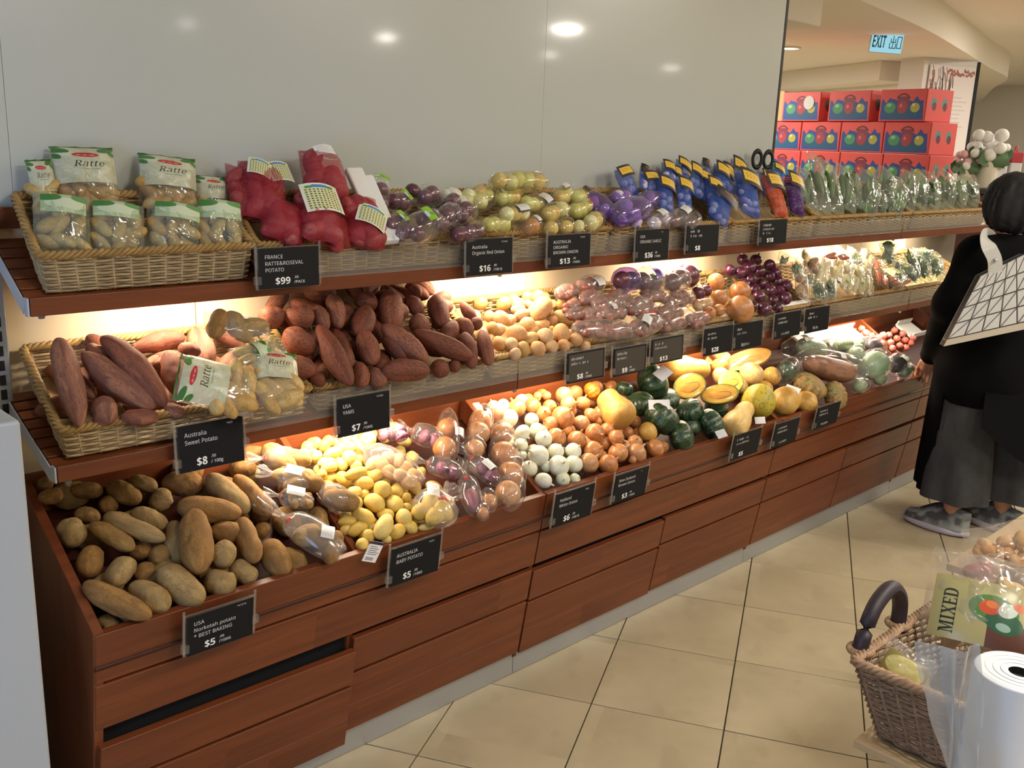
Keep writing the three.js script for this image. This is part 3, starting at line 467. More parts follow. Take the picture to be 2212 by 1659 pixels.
/* a pile: rows [x1, y1, x2, y2, w, h?] for long ones (both ends and width, in pixels of a crop of the photo), [x, y, d, h?] for round ones; h = cm above the bed.
   fill = [count, xFrom, xTo, zFrom, zTo, width, length]: more of them in the gaps below */
function pile(id, name, b, crop, rows, o) {
  const K = KIND[id], items = [], placed = [];
  const hold = (A, B, w) => { for (const t of [0, 0.5, 1]) placed.push([A.clone().lerp(B, t), w / 2]); };
  rows.forEach((r, i) => {
    const long = r.length > 4, h = ((long ? r[5] : r[3]) ?? 0) * 0.01 + (hash(i, 3, 1) - 0.5) * 0.006;
    const [cx, cy] = long ? PX(crop, (r[0] + r[2]) / 2, (r[1] + r[3]) / 2) : PX(crop, r[0], r[1]), C = atBed(cx, cy, b, h), s = pxSize(C) / crop[2];
    let A, B, wid, dx = 0, dy = 0;
    if (long) { A = atBed(...PX(crop, r[0], r[1]), b, h); B = atBed(...PX(crop, r[2], r[3]), b, h); wid = r[4] * s; dx = r[2] - r[0]; dy = r[3] - r[1]; const L = A.distanceTo(B), lim = Math.max(wid * 0.8, Math.min(L, wid * K.L * 1.7)); const m = A.clone().lerp(B, 0.5), d = B.clone().sub(A).normalize(); A = m.clone().addScaledVector(d, -lim / 2); B = m.clone().addScaledVector(d, lim / 2); }
    else {
      wid = r[2] * s; const d = V(hash(i, 1, id.length) - 0.5, hash(i, 2, id.length) * 0.7 + 0.05, hash(i, 4, id.length) - 0.2).normalize(), hl = wid * Math.min(K.L, 1.12) / 2;
      A = C.clone().addScaledVector(d, -hl); B = C.clone().addScaledVector(d, hl);
    }
    items.push({ A, B, wid, dx, dy, long }); hold(A, B, wid);
  });
  for (const f of o.fill ?? []) {
    const [count, xa, xb, za, zb, w0, L0] = f; let tries = 0, made = 0;
    while (made < count && tries++ < count * 60) {
      const z = rr(za, zb), wid = w0 * rr(0.85, 1.15), L = Math.max(L0 * rr(0.8, 1.15), wid), C = V(rr(xa, xb), b.y0 + (b.z0 - z) * b.k, z).addScaledVector(b.n, -0.016 - wid * 0.2);
      const th = rr(0, Math.PI), d = V(Math.cos(th), 0, 0).addScaledVector(b.up, Math.sin(th)).addScaledVector(b.n, rr(-0.25, 0.25)).normalize(), A = C.clone().addScaledVector(d, -L / 2), B = C.clone().addScaledVector(d, L / 2);
      if (placed.some(([p, r]) => [A, C, B].some((q) => q.distanceTo(p) < (r + wid / 2) * 0.62))) continue;
      const pa = proj(A), pb = proj(B); items.push({ A, B, wid, dx: pb[0] - pa[0], dy: pb[1] - pa[1], long: L > wid * 1.25, low: true }); hold(A, B, wid); made++;
    }
  }
  // who is who: rows from the front to the back, counted along each row
  const bands = Math.max(1, Math.round(items.length / 9)), sorted = [...items].sort((p, q) => (q.A.z + q.B.z) - (p.A.z + p.B.z)), per = Math.ceil(items.length / bands), wmean = items.reduce((s, q) => s + q.wid, 0) / items.length;
  for (let k = 0; k < bands; k++) {
    const row = sorted.slice(k * per, (k + 1) * per).sort((p, q) => (p.A.x + p.B.x) - (q.A.x + q.B.x));
    const rowName = bands === 1 ? 'row' : k === 0 ? 'front row' : k === bands - 1 ? 'back row' : ordinals[k] + ' row';
    row.forEach((q, i) => {
      const m = mesh(name, K.geos[Math.floor(rnd() * K.geos.length)], K.mats[Math.floor(rnd() * K.mats.length)]); poseItem(m, q.A, q.B, q.wid, rr(0, 6.28));
      const size = q.wid > wmean * 1.15 ? 'large' : q.wid < wmean * 0.85 ? 'small' : 'medium', pose = q.long ? ' ' + angleWord(q.dx, q.dy) : '';
      tag(m, `${size} ${o.say}${pose}, ${ordinals[i] ?? 'last'} from left in ${rowName} of ${o.place}`, K.cat, o.group);
    });
  }
  return items;
}
const BIN = bed(0.655, -1.865, 0.56), MIDB = bed(1.03, -1.985, 0.62), YAMB = bed(1.05, -1.985, 0.85), TOPB = bed(1.375, -2.06, 0.75);
const cN = [40, 980, 3.607], cB = [540, 860, 3.456], cO = [960, 780, 4.096], cP = [1240, 700, 2.765], cS = [0, 600, 3.457], cY = [360, 600, 2.989], cT = [960, 540, 3.687];
pile('russet', 'russet_potato', BIN, cN, [
  [145, 245, 270, 225, 110, 1], [150, 350, 345, 310, 125, 2], [350, 545, 470, 700, 220], [555, 545, 900, 745, 150, 2], [665, 480, 1145, 670, 160, 3], [430, 470, 640, 500, 130, -2], [600, 730, 530, 950, 190],
  [885, 825, 725, 1030, 195, 1], [505, 1010, 1035, 1275, 200, 2], [865, 1020, 1175, 1205, 210, 1], [1090, 905, 1440, 1155, 250, 1], [1450, 955, 1690, 1045, 205], [1665, 865, 1850, 985, 190, -1], [1372, 435, 1402, 930, 245, 4],
  [1205, 535, 1275, 870, 190, 0], [1595, 785, 205, 2], [1480, 605, 1790, 640, 175, 1], [1740, 500, 1850, 845, 170, 2], [1235, 410, 1740, 465, 195, 2], [1475, 165, 1790, 455, 195, 2], [1685, 170, 1960, 485, 175, 2],
  [1665, 125, 1850, 105, 125], [1940, 675, 2085, 945, 205], [1110, 235, 1440, 235, 190], [860, 205, 1085, 265, 130, 1], [690, 250, 955, 370, 170], [400, 290, 660, 290, 125], [700, 400, 130, -2], [1110, 360, 170, -1],
  [870, 455, 1165, 570, 160, 0], [950, 760, 150, -2], [1110, 820, 200, -2], [980, 935, 170, -2], [620, 1290, 790, 1375, 130, -3], [1900, 600, 120, -2]],
  { say: 'russet potato', place: 'near bin', group: 'russet potatoes in the near bin', fill: [[22, 0.7, 1.27, -2.17, -1.85, 0.06, 0.1]] });
pile('baby', 'baby_potato', BIN, cB, [
  [580, 330, 100], [650, 360, 795, 370, 92, 1], [550, 435, 690, 390, 92, 1], [740, 450, 112, 1], [505, 495, 640, 450, 82], [640, 445, 712, 535, 82], [530, 530, 650, 500, 92], [810, 470, 90], [790, 510, 92], [870, 530, 970, 440, 84, 2],
  [690, 590, 890, 530, 92, 2], [650, 560, 755, 640, 112], [865, 605, 995, 560, 92, 1], [775, 630, 925, 645, 112, 1], [1015, 620, 82], [985, 690, 132, 2], [1092, 700, 110], [720, 722, 830, 685, 84], [850, 720, 82, -1], [865, 735, 995, 835, 132, 1],
  [1040, 735, 1112, 845, 132, 1], [1160, 740, 84], [790, 790, 110], [945, 850, 1075, 885, 112], [765, 845, 925, 935, 132, 1], [1040, 875, 955, 1035, 142, 2], [1140, 890, 122, 1], [655, 930, 800, 920, 100], [735, 1015, 870, 945, 112],
  [1140, 955, 1050, 1045, 112], [1140, 930, 1245, 1000, 102], [870, 1035, 112], [1235, 975, 1392, 950, 66], [720, 990, 92, -1], [1020, 1055, 72], [840, 1095, 92], [910, 975, 72], [1170, 820, 74], [430, 370, 96], [490, 340, 92], [400, 425, 94], [460, 415, 90],
  [420, 470, 88], [500, 440, 96], [550, 360, 92], [530, 575, 84]],
  { say: 'yellow baby potato', place: 'baby potato bin', group: 'baby potatoes in the lower case', fill: [[46, 1.31, 1.66, -2.17, -1.85, 0.034, 0.044]] });
pile('white', 'white_onion', BIN, cO, [
  [560, 495, 172, 1], [540, 590, 122], [640, 600, 755, 690, 165, 1], [830, 612, 142, 1], [780, 522, 132], [880, 685, 152, 2], [685, 735, 122], [820, 832, 192, 2], [990, 792, 152, 1], [1150, 790, 148, 2], [1020, 922, 190, 2], [1150, 900, 162, 1], [905, 935, 112],
  [750, 945, 152], [805, 1025, 975, 1105, 142], [1050, 1045, 132], [1160, 1040, 102], [690, 830, 80], [520, 390, 122], [450, 405, 104]],
  { say: 'white onion', place: 'white onion bin', group: 'white onions in the lower case', fill: [[14, 1.97, 2.2, -2.17, -1.86, 0.05, 0.055]] });
pile('brown', 'brown_onion', BIN, cO, [
  [630, 402, 172, 1], [790, 392, 162], [1070, 302, 162, 1], [1110, 382, 152, 2], [940, 405, 132], [880, 462, 142], [1060, 490, 212, 2], [930, 552, 142], [1215, 548, 162], [1000, 665, 172, 1], [1110, 612, 112], [1180, 685, 172, 1], [1340, 642, 182, 1],
  [1450, 655, 1610, 720, 152, 2], [1450, 602, 132], [1250, 430, 1370, 545, 112, 1], [1330, 790, 182, 1], [1530, 802, 182, 1], [1690, 712, 132], [1710, 802, 182, 1], [1290, 892, 192, 1], [1465, 905, 182, 1], [1880, 772, 172], [1660, 872, 74], [1230, 362, 132],
  [900, 300, 90], [830, 310, 80], [1120, 440, 110, -1], [1600, 760, 140, -1], [1400, 720, 140, -1]],
  { say: 'brown onion', place: 'brown onion bin', group: 'brown onions in the lower case', fill: [[26, 2.2, 2.62, -2.17, -1.86, 0.055, 0.06]] });
pile('sweet', 'sweet_potato', bed(1.04, -1.985, 1.0), cS, [
  [440, 455, 590, 1110, 200, 2], [610, 555, 1155, 975, 235, 2], [650, 505, 900, 700, 140, 0], [755, 440, 1240, 955, 205, 2.5], [760, 890, 805, 1095, 195, 1], [900, 1035, 1185, 1040, 145, 1], [1250, 545, 1330, 870, 175, 0], [1220, 960, 1385, 1015, 112, 0], [1330, 520, 1500, 560, 120, -2]],
  { say: 'sweet potato', place: 'first basket', group: 'sweet potatoes in the middle shelf basket', });
pile('sweet', 'sweet_potato', bed(1.02, -2.0, 0.45), cS, [], { say: 'buried sweet potato', place: 'first basket floor', group: 'sweet potatoes under the others in the middle shelf basket', fill: [[16, 0.72, 1.2, -2.18, -2.02, 0.05, 0.12]] });
pile('sweet', 'sweet_potato', bed(1.06, -2.02, 0.62), cS, [[1150, 640, 1480, 590, 130, 0], [900, 640, 1120, 760, 130, -1], [560, 720, 700, 900, 120, -1], [1320, 700, 1460, 840, 130, -1]], { say: 'shaded sweet potato', place: 'first basket', group: 'sweet potatoes behind the others in the middle shelf basket', fill: [[8, 0.76, 1.2, -2.19, -2.08, 0.055, 0.13]] });
pile('yam', 'yam', YAMB, cY, [
  [680, 250, 152, 1], [750, 240, 950, 255, 150, 2], [800, 150, 1020, 250, 130], [960, 180, 1030, 335, 105, 1], [1065, 110, 1115, 325, 122, 1], [1215, 160, 1355, 170, 132], [1295, 185, 1235, 375, 150, 2], [1440, 85, 1450, 335, 172], [1265, 345, 1335, 560, 142, 3],
  [760, 340, 955, 475, 182, 1], [790, 530, 965, 615, 152, 1], [975, 305, 1190, 695, 155, 3], [1080, 330, 1180, 505, 102], [1160, 450, 1190, 575, 84, 1], [1230, 545, 1265, 705, 112, 1], [1385, 305, 1685, 545, 152, 3], [1395, 385, 1555, 535, 122, 2],
  [1590, 345, 1975, 515, 132, 3], [1390, 600, 1695, 600, 152, 3], [1320, 585, 1405, 695, 122, 1], [1760, 592, 122, 1], [1640, 300, 142], [1545, 125, 1645, 235, 112], [1740, 115, 1775, 315, 132, 1], [1860, 285, 1785, 405, 112, 1], [1875, 265, 1965, 375, 112],
  [1920, 355, 1975, 585, 112, 2], [2030, 335, 2085, 565, 102, 2], [1840, 535, 1875, 605, 82], [1900, 155, 1995, 285, 82], [930, 615, 1015, 695, 84], [1560, 65, 1645, 110, 72], [1385, 120, 90], [1870, 480, 100], [2000, 300, 90], [1030, 600, 100, -1], [1500, 230, 130, -1]],
  { say: 'reddish yam', place: 'yam basket', group: 'yams heaped in the middle shelf basket', fill: [[44, 1.29, 1.82, -2.2, -2.0, 0.048, 0.1]] });
pile('tan', 'tan_potato', MIDB, cT, [
  [740, 372, 112, 1], [590, 442, 112], [470, 432, 112], [530, 475, 640, 470, 82], [830, 390, 700, 550, 172, 2], [670, 442, 82], [560, 530, 685, 500, 92, 1], [865, 505, 1025, 575, 122, 1], [940, 432, 92], [660, 592, 116, 1], [578, 672, 146, 1],
  [725, 610, 832, 580, 82, 1], [655, 650, 805, 590, 102], [640, 745, 722, 680, 112, 1], [800, 692, 132, 2], [930, 662, 142, 2], [840, 502, 64, 1], [400, 700, 475, 790, 112], [530, 752, 112, 1], [620, 792, 122, 1], [740, 792, 132, 1], [850, 772, 112, 1], [950, 762, 102, 1],
  [1040, 722, 112, 1], [560, 832, 102, 1], [860, 562, 84], [1000, 662, 62], [850, 632, 54, 1], [380, 620, 92], [1120, 765, 82, 1], [450, 540, 120], [520, 560, 100], [430, 640, 110, -1], [700, 730, 90, -1]],
  { say: 'tan potato', place: 'tan potato basket', group: 'tan potatoes in the middle shelf basket', fill: [[24, 1.87, 2.3, -2.19, -2.0, 0.04, 0.045]] });
pile('kabocha', 'green_pumpkin', BIN, cP, [[470, 345, 235, 1], [390, 478, 180, 1], [525, 560, 235, 3], [690, 520, 165, 2], [820, 600, 195, 1], [640, 670, 200, 1], [300, 385, 110, 1], [700, 610, 120, -1], [560, 450, 150, -2], [850, 500, 140, -2]],
  { say: 'dark green pumpkin', place: 'pumpkin bin', group: 'green pumpkins in the lower case' });
pile('butternut', 'butternut_squash', BIN, cP, [[305, 590, 180, 420, 205, 3], [940, 640, 1035, 490, 160, 2], [560, 260, 800, 270, 160, 1]], { say: 'butternut squash', place: 'pumpkin bin', group: 'butternut squashes in the lower case' });
pile('gem', 'round_squash', BIN, cP, [[440, 645, 122, 1], [1060, 300, 152, 2], [1180, 312, 116, 1], [870, 245, 96, 1], [880, 315, 116, 0], [1260, 462, 185, 2], [1385, 465, 135, 1], [1130, 390, 120, -2], [990, 370, 100, -1]], { say: 'tan round squash', place: 'squash bin', group: 'round tan squashes in the lower case' });
pile('spaghetti', 'yellow_squash', BIN, cP, [[1100, 462, 205, 3]], { say: 'speckled yellow squash', place: 'squash bin' });
pile('orangepump', 'orange_pumpkin', BIN, cP, [[110, 402, 118, 1]], { say: 'orange pumpkin', place: 'onion bin by the butternut' });
pile('ribbed', 'ribbed_pumpkin', BIN, cP, [[1405, 375, 215, 2], [1560, 425, 170, 1]], { say: 'brown ribbed pumpkin', place: 'squash bin' });
const ONB = bed(1.06, -1.985, 0.75), cL = [1400, 480, 3.16];
pile('brown', 'brown_onion', ONB, cL, [[620, 465, 155, 3], [495, 510, 112, 2], [640, 590, 190, 2], [475, 405, 125, 1], [490, 600, 90, 1], [420, 615, 92, 1], [345, 560, 80, 1], [400, 565, 70], [580, 590, 110]], { say: 'glossy brown onion', place: 'onion basket', group: 'brown onions in the middle shelf basket' });
pile('purple', 'purple_onion', ONB, cL, [[760, 505, 92, 1], [840, 465, 80, 1], [800, 590, 100, 1], [940, 515, 92, 1], [950, 430, 80, 1], [720, 570, 70], [860, 530, 80, -1], [900, 470, 80, -1], [620, 340, 90], [690, 300, 100], [760, 330, 90], [830, 370, 80], [700, 390, 90], [780, 420, 80], [660, 420, 80, -1], [890, 400, 80], [830, 290, 80], [560, 330, 90], [650, 250, 80], [740, 250, 80], [870, 340, 80], [730, 460, 80], [880, 580, 80]],
  { say: 'dark purple onion', place: 'onion basket', group: 'purple onions in the middle shelf basket' });
pile('red', 'red_onion', ONB, cL, [[285, 360, 170, 3], [395, 460, 90], [350, 480, 100, 0]], { say: 'large red onion', place: 'onion basket', group: 'large red onions in the middle shelf basket' });
pile('pink', 'pink_shallot', BIN, [1680, 680, 6.144], [[1000, 220, 100], [1110, 180, 95], [1180, 240, 100], [1090, 280, 100], [1250, 270, 95], [1340, 300, 100], [1400, 270, 110], [1480, 260, 90], [1550, 200, 90], [1300, 360, 95], [1400, 380, 95], [1500, 360, 95], [1590, 310, 95], [1690, 330, 95], [1770, 370, 90], [1620, 400, 90], [1530, 440, 90], [1700, 430, 90], [1800, 300, 90], [1180, 330, 90], [1660, 250, 90]],
  { say: 'bright pink shallot', place: 'bin by shopper', group: 'pink shallots in the lower case' });
// halves and wedges of pumpkin, cut face up
const fleshTex = (c1, c2, c3) => pixels(128, 128, (u, v) => { const r = Math.hypot(u - 0.5, v - 0.5) * 2, n = fbm(u * 9, v * 9, 3, 3); return r > 0.9 ? hex(c3) : mix3(hex(c1), hex(c2), clamp(n * 1.6 - 0.3 + smooth(0.5, 0.2, r) * 0.5)); }, true, false);
function cutPumpkin(px, wpx, hpx, deg, flesh, rind, label, b = BIN, lift = 0.03) {
  const c = atBed(...PX(cP, ...px), b, lift), s = pxSize(c) / cP[2], w = wpx * s, t = thing('cut_pumpkin', label, 'pumpkin', c);
  const face = ray(...PX(cP, ...px)).negate().normalize().add(V(0, 0.5, 0)).normalize(), q = new THREE.Quaternion().setFromUnitVectors(V(0, 0, 1), face); t.quaternion.copy(q).multiply(new THREE.Quaternion().setFromAxisAngle(V(0, 0, 1), deg * Math.PI / 180));
  part(t, 'flesh', new THREE.CylinderGeometry(0.5, 0.49, 0.02, 40).rotateX(Math.PI / 2), std({ map: flesh, roughness: 0.5 })).scale.set(w, hpx * s, 0.4);
  const r = part(t, 'rind', new THREE.SphereGeometry(0.5, 32, 16, 0, Math.PI * 2, 0, Math.PI / 2).rotateX(-Math.PI / 2), rind, 0, 0, -0.001); r.scale.set(w * 1.02, hpx * s * 1.02, w * 0.7);
  const sd = part(t, 'seed_cavity', body({ L: 1, lump: 0.25, nu: 16, nv: 10 }, 5), std({ map: flesh, color: 0xf2d890, roughness: 0.7 }), 0, -hpx * s * 0.08, 0.0035); sd.scale.set(w * 0.62, hpx * s * 0.42, 0.006);
  const f = part(t, 'cling_film', new THREE.SphereGeometry(0.505, 24, 12, 0, Math.PI * 2, 0, Math.PI / 2).rotateX(Math.PI / 2), film); f.scale.set(w * 1.02, hpx * s * 1.02, 0.02);
}
const fY = fleshTex('#d99a18', '#eec040', '#8a8430'), fL = fleshTex('#dcc838', '#efe274', '#8a9440'), fO = fleshTex('#c4660c', '#e08a20', '#9a7a30');
const rindG = std({ color: 0x35502c, roughness: 0.5 }), rindT = std({ color: 0xc49a5c, roughness: 0.5 });
cutPumpkin([690, 370], 195, 160, 8, fY, rindT, 'wrapped half pumpkin with deep yellow flesh below the tan butternut');
cutPumpkin([870, 418], 225, 125, -6, fY, rindG, 'wrapped half pumpkin with golden flesh above the green pumpkins', BIN, 0.05);
cutPumpkin([935, 345], 150, 150, 0, fL, rindG, 'wrapped half pumpkin with lemon yellow flesh standing behind the golden one', BIN, 0.035);
cutPumpkin([1030, 212], 300, 120, 4, fO, rindT, 'large wrapped orange pumpkin slab at the back under the middle shelf', BIN, 0.02);
cutPumpkin([860, 205], 150, 80, 0, fO, rindT, 'small orange pumpkin slice tucked behind the round squashes', BIN, 0.0);

// weighing labels stuck on single vegetables
for (const [px, py, w, h, rot, lift, where] of [[1424, 874, 46, 20, 0.12, 8, 'on the big dark green pumpkin'], [1432, 806, 30, 26, -0.7, 9, 'on the rear green pumpkin under the middle shelf'], [1712, 842, 32, 15, -0.3, 7, 'on the tan round squashes'], [1642, 908, 22, 14, 0.2, 4, 'at the foot of the speckled yellow squash'], [1558, 937, 22, 16, 0.5, 4, 'beside the front green pumpkin at the rim']]) {
  const c = atBed(px, py, BIN, lift * 0.01), s = pxSize(c), t = thing('weigh_label', 'small white weighing label ' + where, 'label', c), n = EYE.clone().sub(c).normalize().add(V(0, 0.9, 0)).normalize();
  const xx = V(0, 1, 0).cross(n).normalize(); t.quaternion.setFromRotationMatrix(new THREE.Matrix4().makeBasis(xx, n.clone().cross(xx), n)); t.rotateZ(rot);
  part(t, 'paper', new RoundedBoxGeometry(w * s, h * s * 1.3, 0.0012, 1, 0.0005), std({ color: 0xd4d4d6, roughness: 0.6 }));
}

// ---------------------------------------------------------------- packed goods
const netAlpha = pixels(64, 64, (u, v) => { const a = ((u + v) * 4) % 1, b = ((u - v + 4) * 4) % 1, q = a < 0.3 || b < 0.3 ? 190 : 26; return [q, q, q]; }, false);
const netMat = (c) => { const t = netAlpha.clone(); t.repeat.set(7, 7); t.needsUpdate = true; return std({ color: c, alphaMap: t, transparent: true, roughness: 0.5, side: THREE.DoubleSide }); };
const tint = (c, tr, r = 0.12) => phys({ color: c, roughness: r, transmission: tr, thickness: 0, ior: 1.5 });
const FILM = { clear: film, haze: tint(0xf8f6f2, 0.92, 0.16), green: tint(0xeef5ec, 0.9), violet: tint(0xc8b0e4, 0.88), red: netMat(0xb02838), blue: netMat(0x2f62c0), orange: netMat(0xe8602a), purple: netMat(0x582880), gold: tint(0xfaf6e4, 0.95), pale: tint(0xf8f6ee, 0.92) };
// a filled bag, sealed flat at both ends, width x height x depth about its middle
function pillow(w, h, d, s, wr = 1) {
  const nu = 18, nv = 22;
  const face = (sg) => sheet(nu, nv, (u, v) => {
    const a = 2 * u - 1, b = 2 * v - 1, end = smooth(1, 0.72, Math.abs(b)), t = Math.pow(Math.max(0, 1 - Math.pow(Math.abs(a), 3)), 0.6) * Math.pow(Math.max(0, 1 - Math.pow(Math.abs(b), 3)), 0.55);
    const f = (fbm(u * 7 + s * 3.1, v * 7 + sg, s, 3) - 0.5) * 0.3 + Math.sin(u * 34 + 4 * fbm(u * 3, v * 3, s, 2) + s) * 0.1 * (1 - end) + (Math.abs(fbm(u * 9 + s, v * 5 + 9, s + sg, 2) - 0.5) < 0.03 ? 0.14 : 0);
    const edge = 1 - 0.1 * t + (1 - end) * (fbm(v * 9 + s, u * 2, 3, 2) - 0.5) * 0.1;
    return V(sg * a * w / 2 * edge, b * h / 2 * (1 + 0.03 * Math.sin(u * 9 + s)), sg * d / 2 * (t + f * wr * (0.25 + 0.75 * t)) + (fbm(u * 3, s, v * 3, 2) - 0.5) * d * 0.3 * (1 - end));
  });
  return merged([face(1), face(-1)]);
}
// a bag gathered into a neck at the top that flares into a ruffle
function pouch(w, h, d, s) {
  return sheet(28, 26, (u, v) => {
    const a = u * Math.PI * 2, y = v, bodyR = Math.sqrt(Math.max(0, 1 - Math.pow((y - 0.36) / 0.4, 2))), k = y < 0.62 ? Math.max(bodyR, 0.02) : mix(0.14, 0.5, smooth(0.72, 1, y)), r = y < 0.62 ? bodyR : Math.max(k, bodyR * smooth(0.76, 0.62, y) * 1.0, 0.12);
    const fold = 1 + 0.1 * (fbm(Math.cos(a) * 3 + s, y * 6, Math.sin(a) * 3, 3) - 0.5) * 2 + 0.22 * smooth(0.5, 0.75, y) * Math.sin(a * 7 + s);
    return V(Math.cos(a) * r * w / 2 * fold, (y - 0.5) * h + (y > 0.9 ? 0.05 * h * Math.sin(a * 5 + s) : 0), Math.sin(a) * r * d / 2 * fold);
  });
}
function wrapped(w, h, d, s) {   // tight film over lumps
  return sheet(22, 16, (u, v) => { const a = u * Math.PI * 2, b = (v - 0.5) * Math.PI, c = Math.pow(Math.cos(b), 0.7), f = 1 + 0.1 * (fbm(Math.cos(a) * 3 + s, v * 6, Math.sin(a) * 3, 3) - 0.5) * 2; return V(Math.cos(a) * c * w / 2 * f, Math.sin(b) * h / 2 * f, Math.sin(a) * c * d / 2 * f); });
}
const cards = {};
function cardTex(id) {
  return cards[id] ??= canvasTex(128, 128, (g) => {
    const R = (c, x, y, w, h) => { g.fillStyle = c; g.fillRect(x, y, w, h); }, oval = (c, x, y, a, b) => { g.fillStyle = c; g.beginPath(); g.ellipse(x, y, a, b, 0, 0, 7); g.fill(); };
    if (id === 'white') { R('#e6e6e4', 0, 0, 128, 128); for (let i = 0; i < 7; i++) R('#b9b9bb', 14, 14 + i * 14, 50 + (i * 37) % 50, 4); }
    if (id === 'dark') { R('#2c2a2c', 0, 0, 128, 128); R('#dcdcda', 0, 0, 112, 112); for (let i = 0; i < 6; i++) R('#a9a9ac', 12, 16 + i * 14, 40 + (i * 29) % 50, 4); }
    if (id === 'yellow') { R('#2c2a30', 0, 0, 128, 128); R('#e0b83c', 12, 24, 104, 76); for (let i = 0; i < 4; i++) R('#6b5420', 22 + i * 22, 46, 14, 5), R('#6b5420', 26 + i * 20, 66, 12, 5); }
    if (id === 'green') { R('#8cc02c', 0, 0, 128, 128); oval('#cfe0ee', 18, 64, 22, 30); g.fillStyle = '#2c5a18'; g.font = 'bold 34px sans-serif'; g.fillText('organic', 40, 78, 84); }
    if (id === 'dots') { R('#dfe0d4', 0, 0, 128, 128); R('#d8dfae', 8, 8, 112, 112); for (let y = 0; y < 9; y++) for (let x = 0; x < 9; x++) oval((x + y) % 2 ? '#4c5a30' : '#8a6a40', 14 + x * 12.5, 30 + y * 10.5, 4, 3); R('#4a8ac4', 34, 8, 50, 13); R('#4a8a5c', 84, 10, 24, 12); R('#4a8a5c', 14, 12, 20, 10); }
    if (id === 'red') R('#d8331f', 0, 0, 128, 128);
    if (id === 'violet') { R('#5a3090', 0, 0, 128, 128); R('#d8d0e0', 10, 6, 108, 18); }
    if (id === 'black') { R('#19181c', 0, 0, 128, 128); R('#b05a2a', 40, 24, 70, 16); for (let i = 0; i < 4; i++) R('#66646a', 16, 54 + i * 15, 90, 5); }
    if (id === 'veg') { R('#9fb58a', 0, 0, 128, 128); oval('#c4cfae', 70, 60, 60, 40); oval('#3f7a34', 16, 20, 40, 26); oval('#4c8a3c', 116, 14, 34, 24); oval('#b4c49c', 60, 112, 60, 20); }
  });
}
const cardMats = {}; const cardMat = (id) => cardMats[id] ??= std({ map: cardTex(id), roughness: 0.45, side: THREE.DoubleSide });
// printed front of the small potato bags
const ratteTex = canvasTex(512, 512, (g) => {
  g.fillStyle = '#c9cdb0'; g.fillRect(0, 0, 512, 512);
  for (let i = 0; i < 90; i++) { g.fillStyle = ['rgba(222,224,200,.5)', 'rgba(180,190,150,.4)', 'rgba(205,196,160,.4)'][i % 3]; g.beginPath(); g.ellipse(hash(i, 1, 1) * 512, hash(i, 2, 1) * 512, 20 + 50 * hash(i, 3, 1), 10 + 30 * hash(i, 4, 1), i, 0, 7); g.fill(); }
  g.fillStyle = '#3f7a34'; for (const [x, y, a, b, r] of [[40, 40, 90, 36, 0.3], [440, 30, 80, 44, -0.4], [500, 90, 60, 30, 0.8], [20, 120, 50, 26, 1]]) { g.beginPath(); g.ellipse(x, y, a, b, r, 0, 7); g.fill(); }
  g.fillStyle = '#c3262c'; g.save(); g.translate(256, 120); g.rotate(0.06); g.beginPath(); g.ellipse(0, 0, 118, 34, 0, 0, 7); g.fill(); g.fillStyle = '#f0d8d0'; scribble(g, -84, 14, 12, 26, 4); g.restore();
  g.fillStyle = '#25301f'; g.font = 'italic 120px serif'; g.fillText('Ratte', 130, 290, 280); g.fillStyle = '#5b6348'; scribble(g, 200, 335, 13, 24, 9);
});
const ratteMat = phys({ map: ratteTex, roughness: 0.28, transparent: true, opacity: 0.88, side: THREE.DoubleSide });
const packed = [];
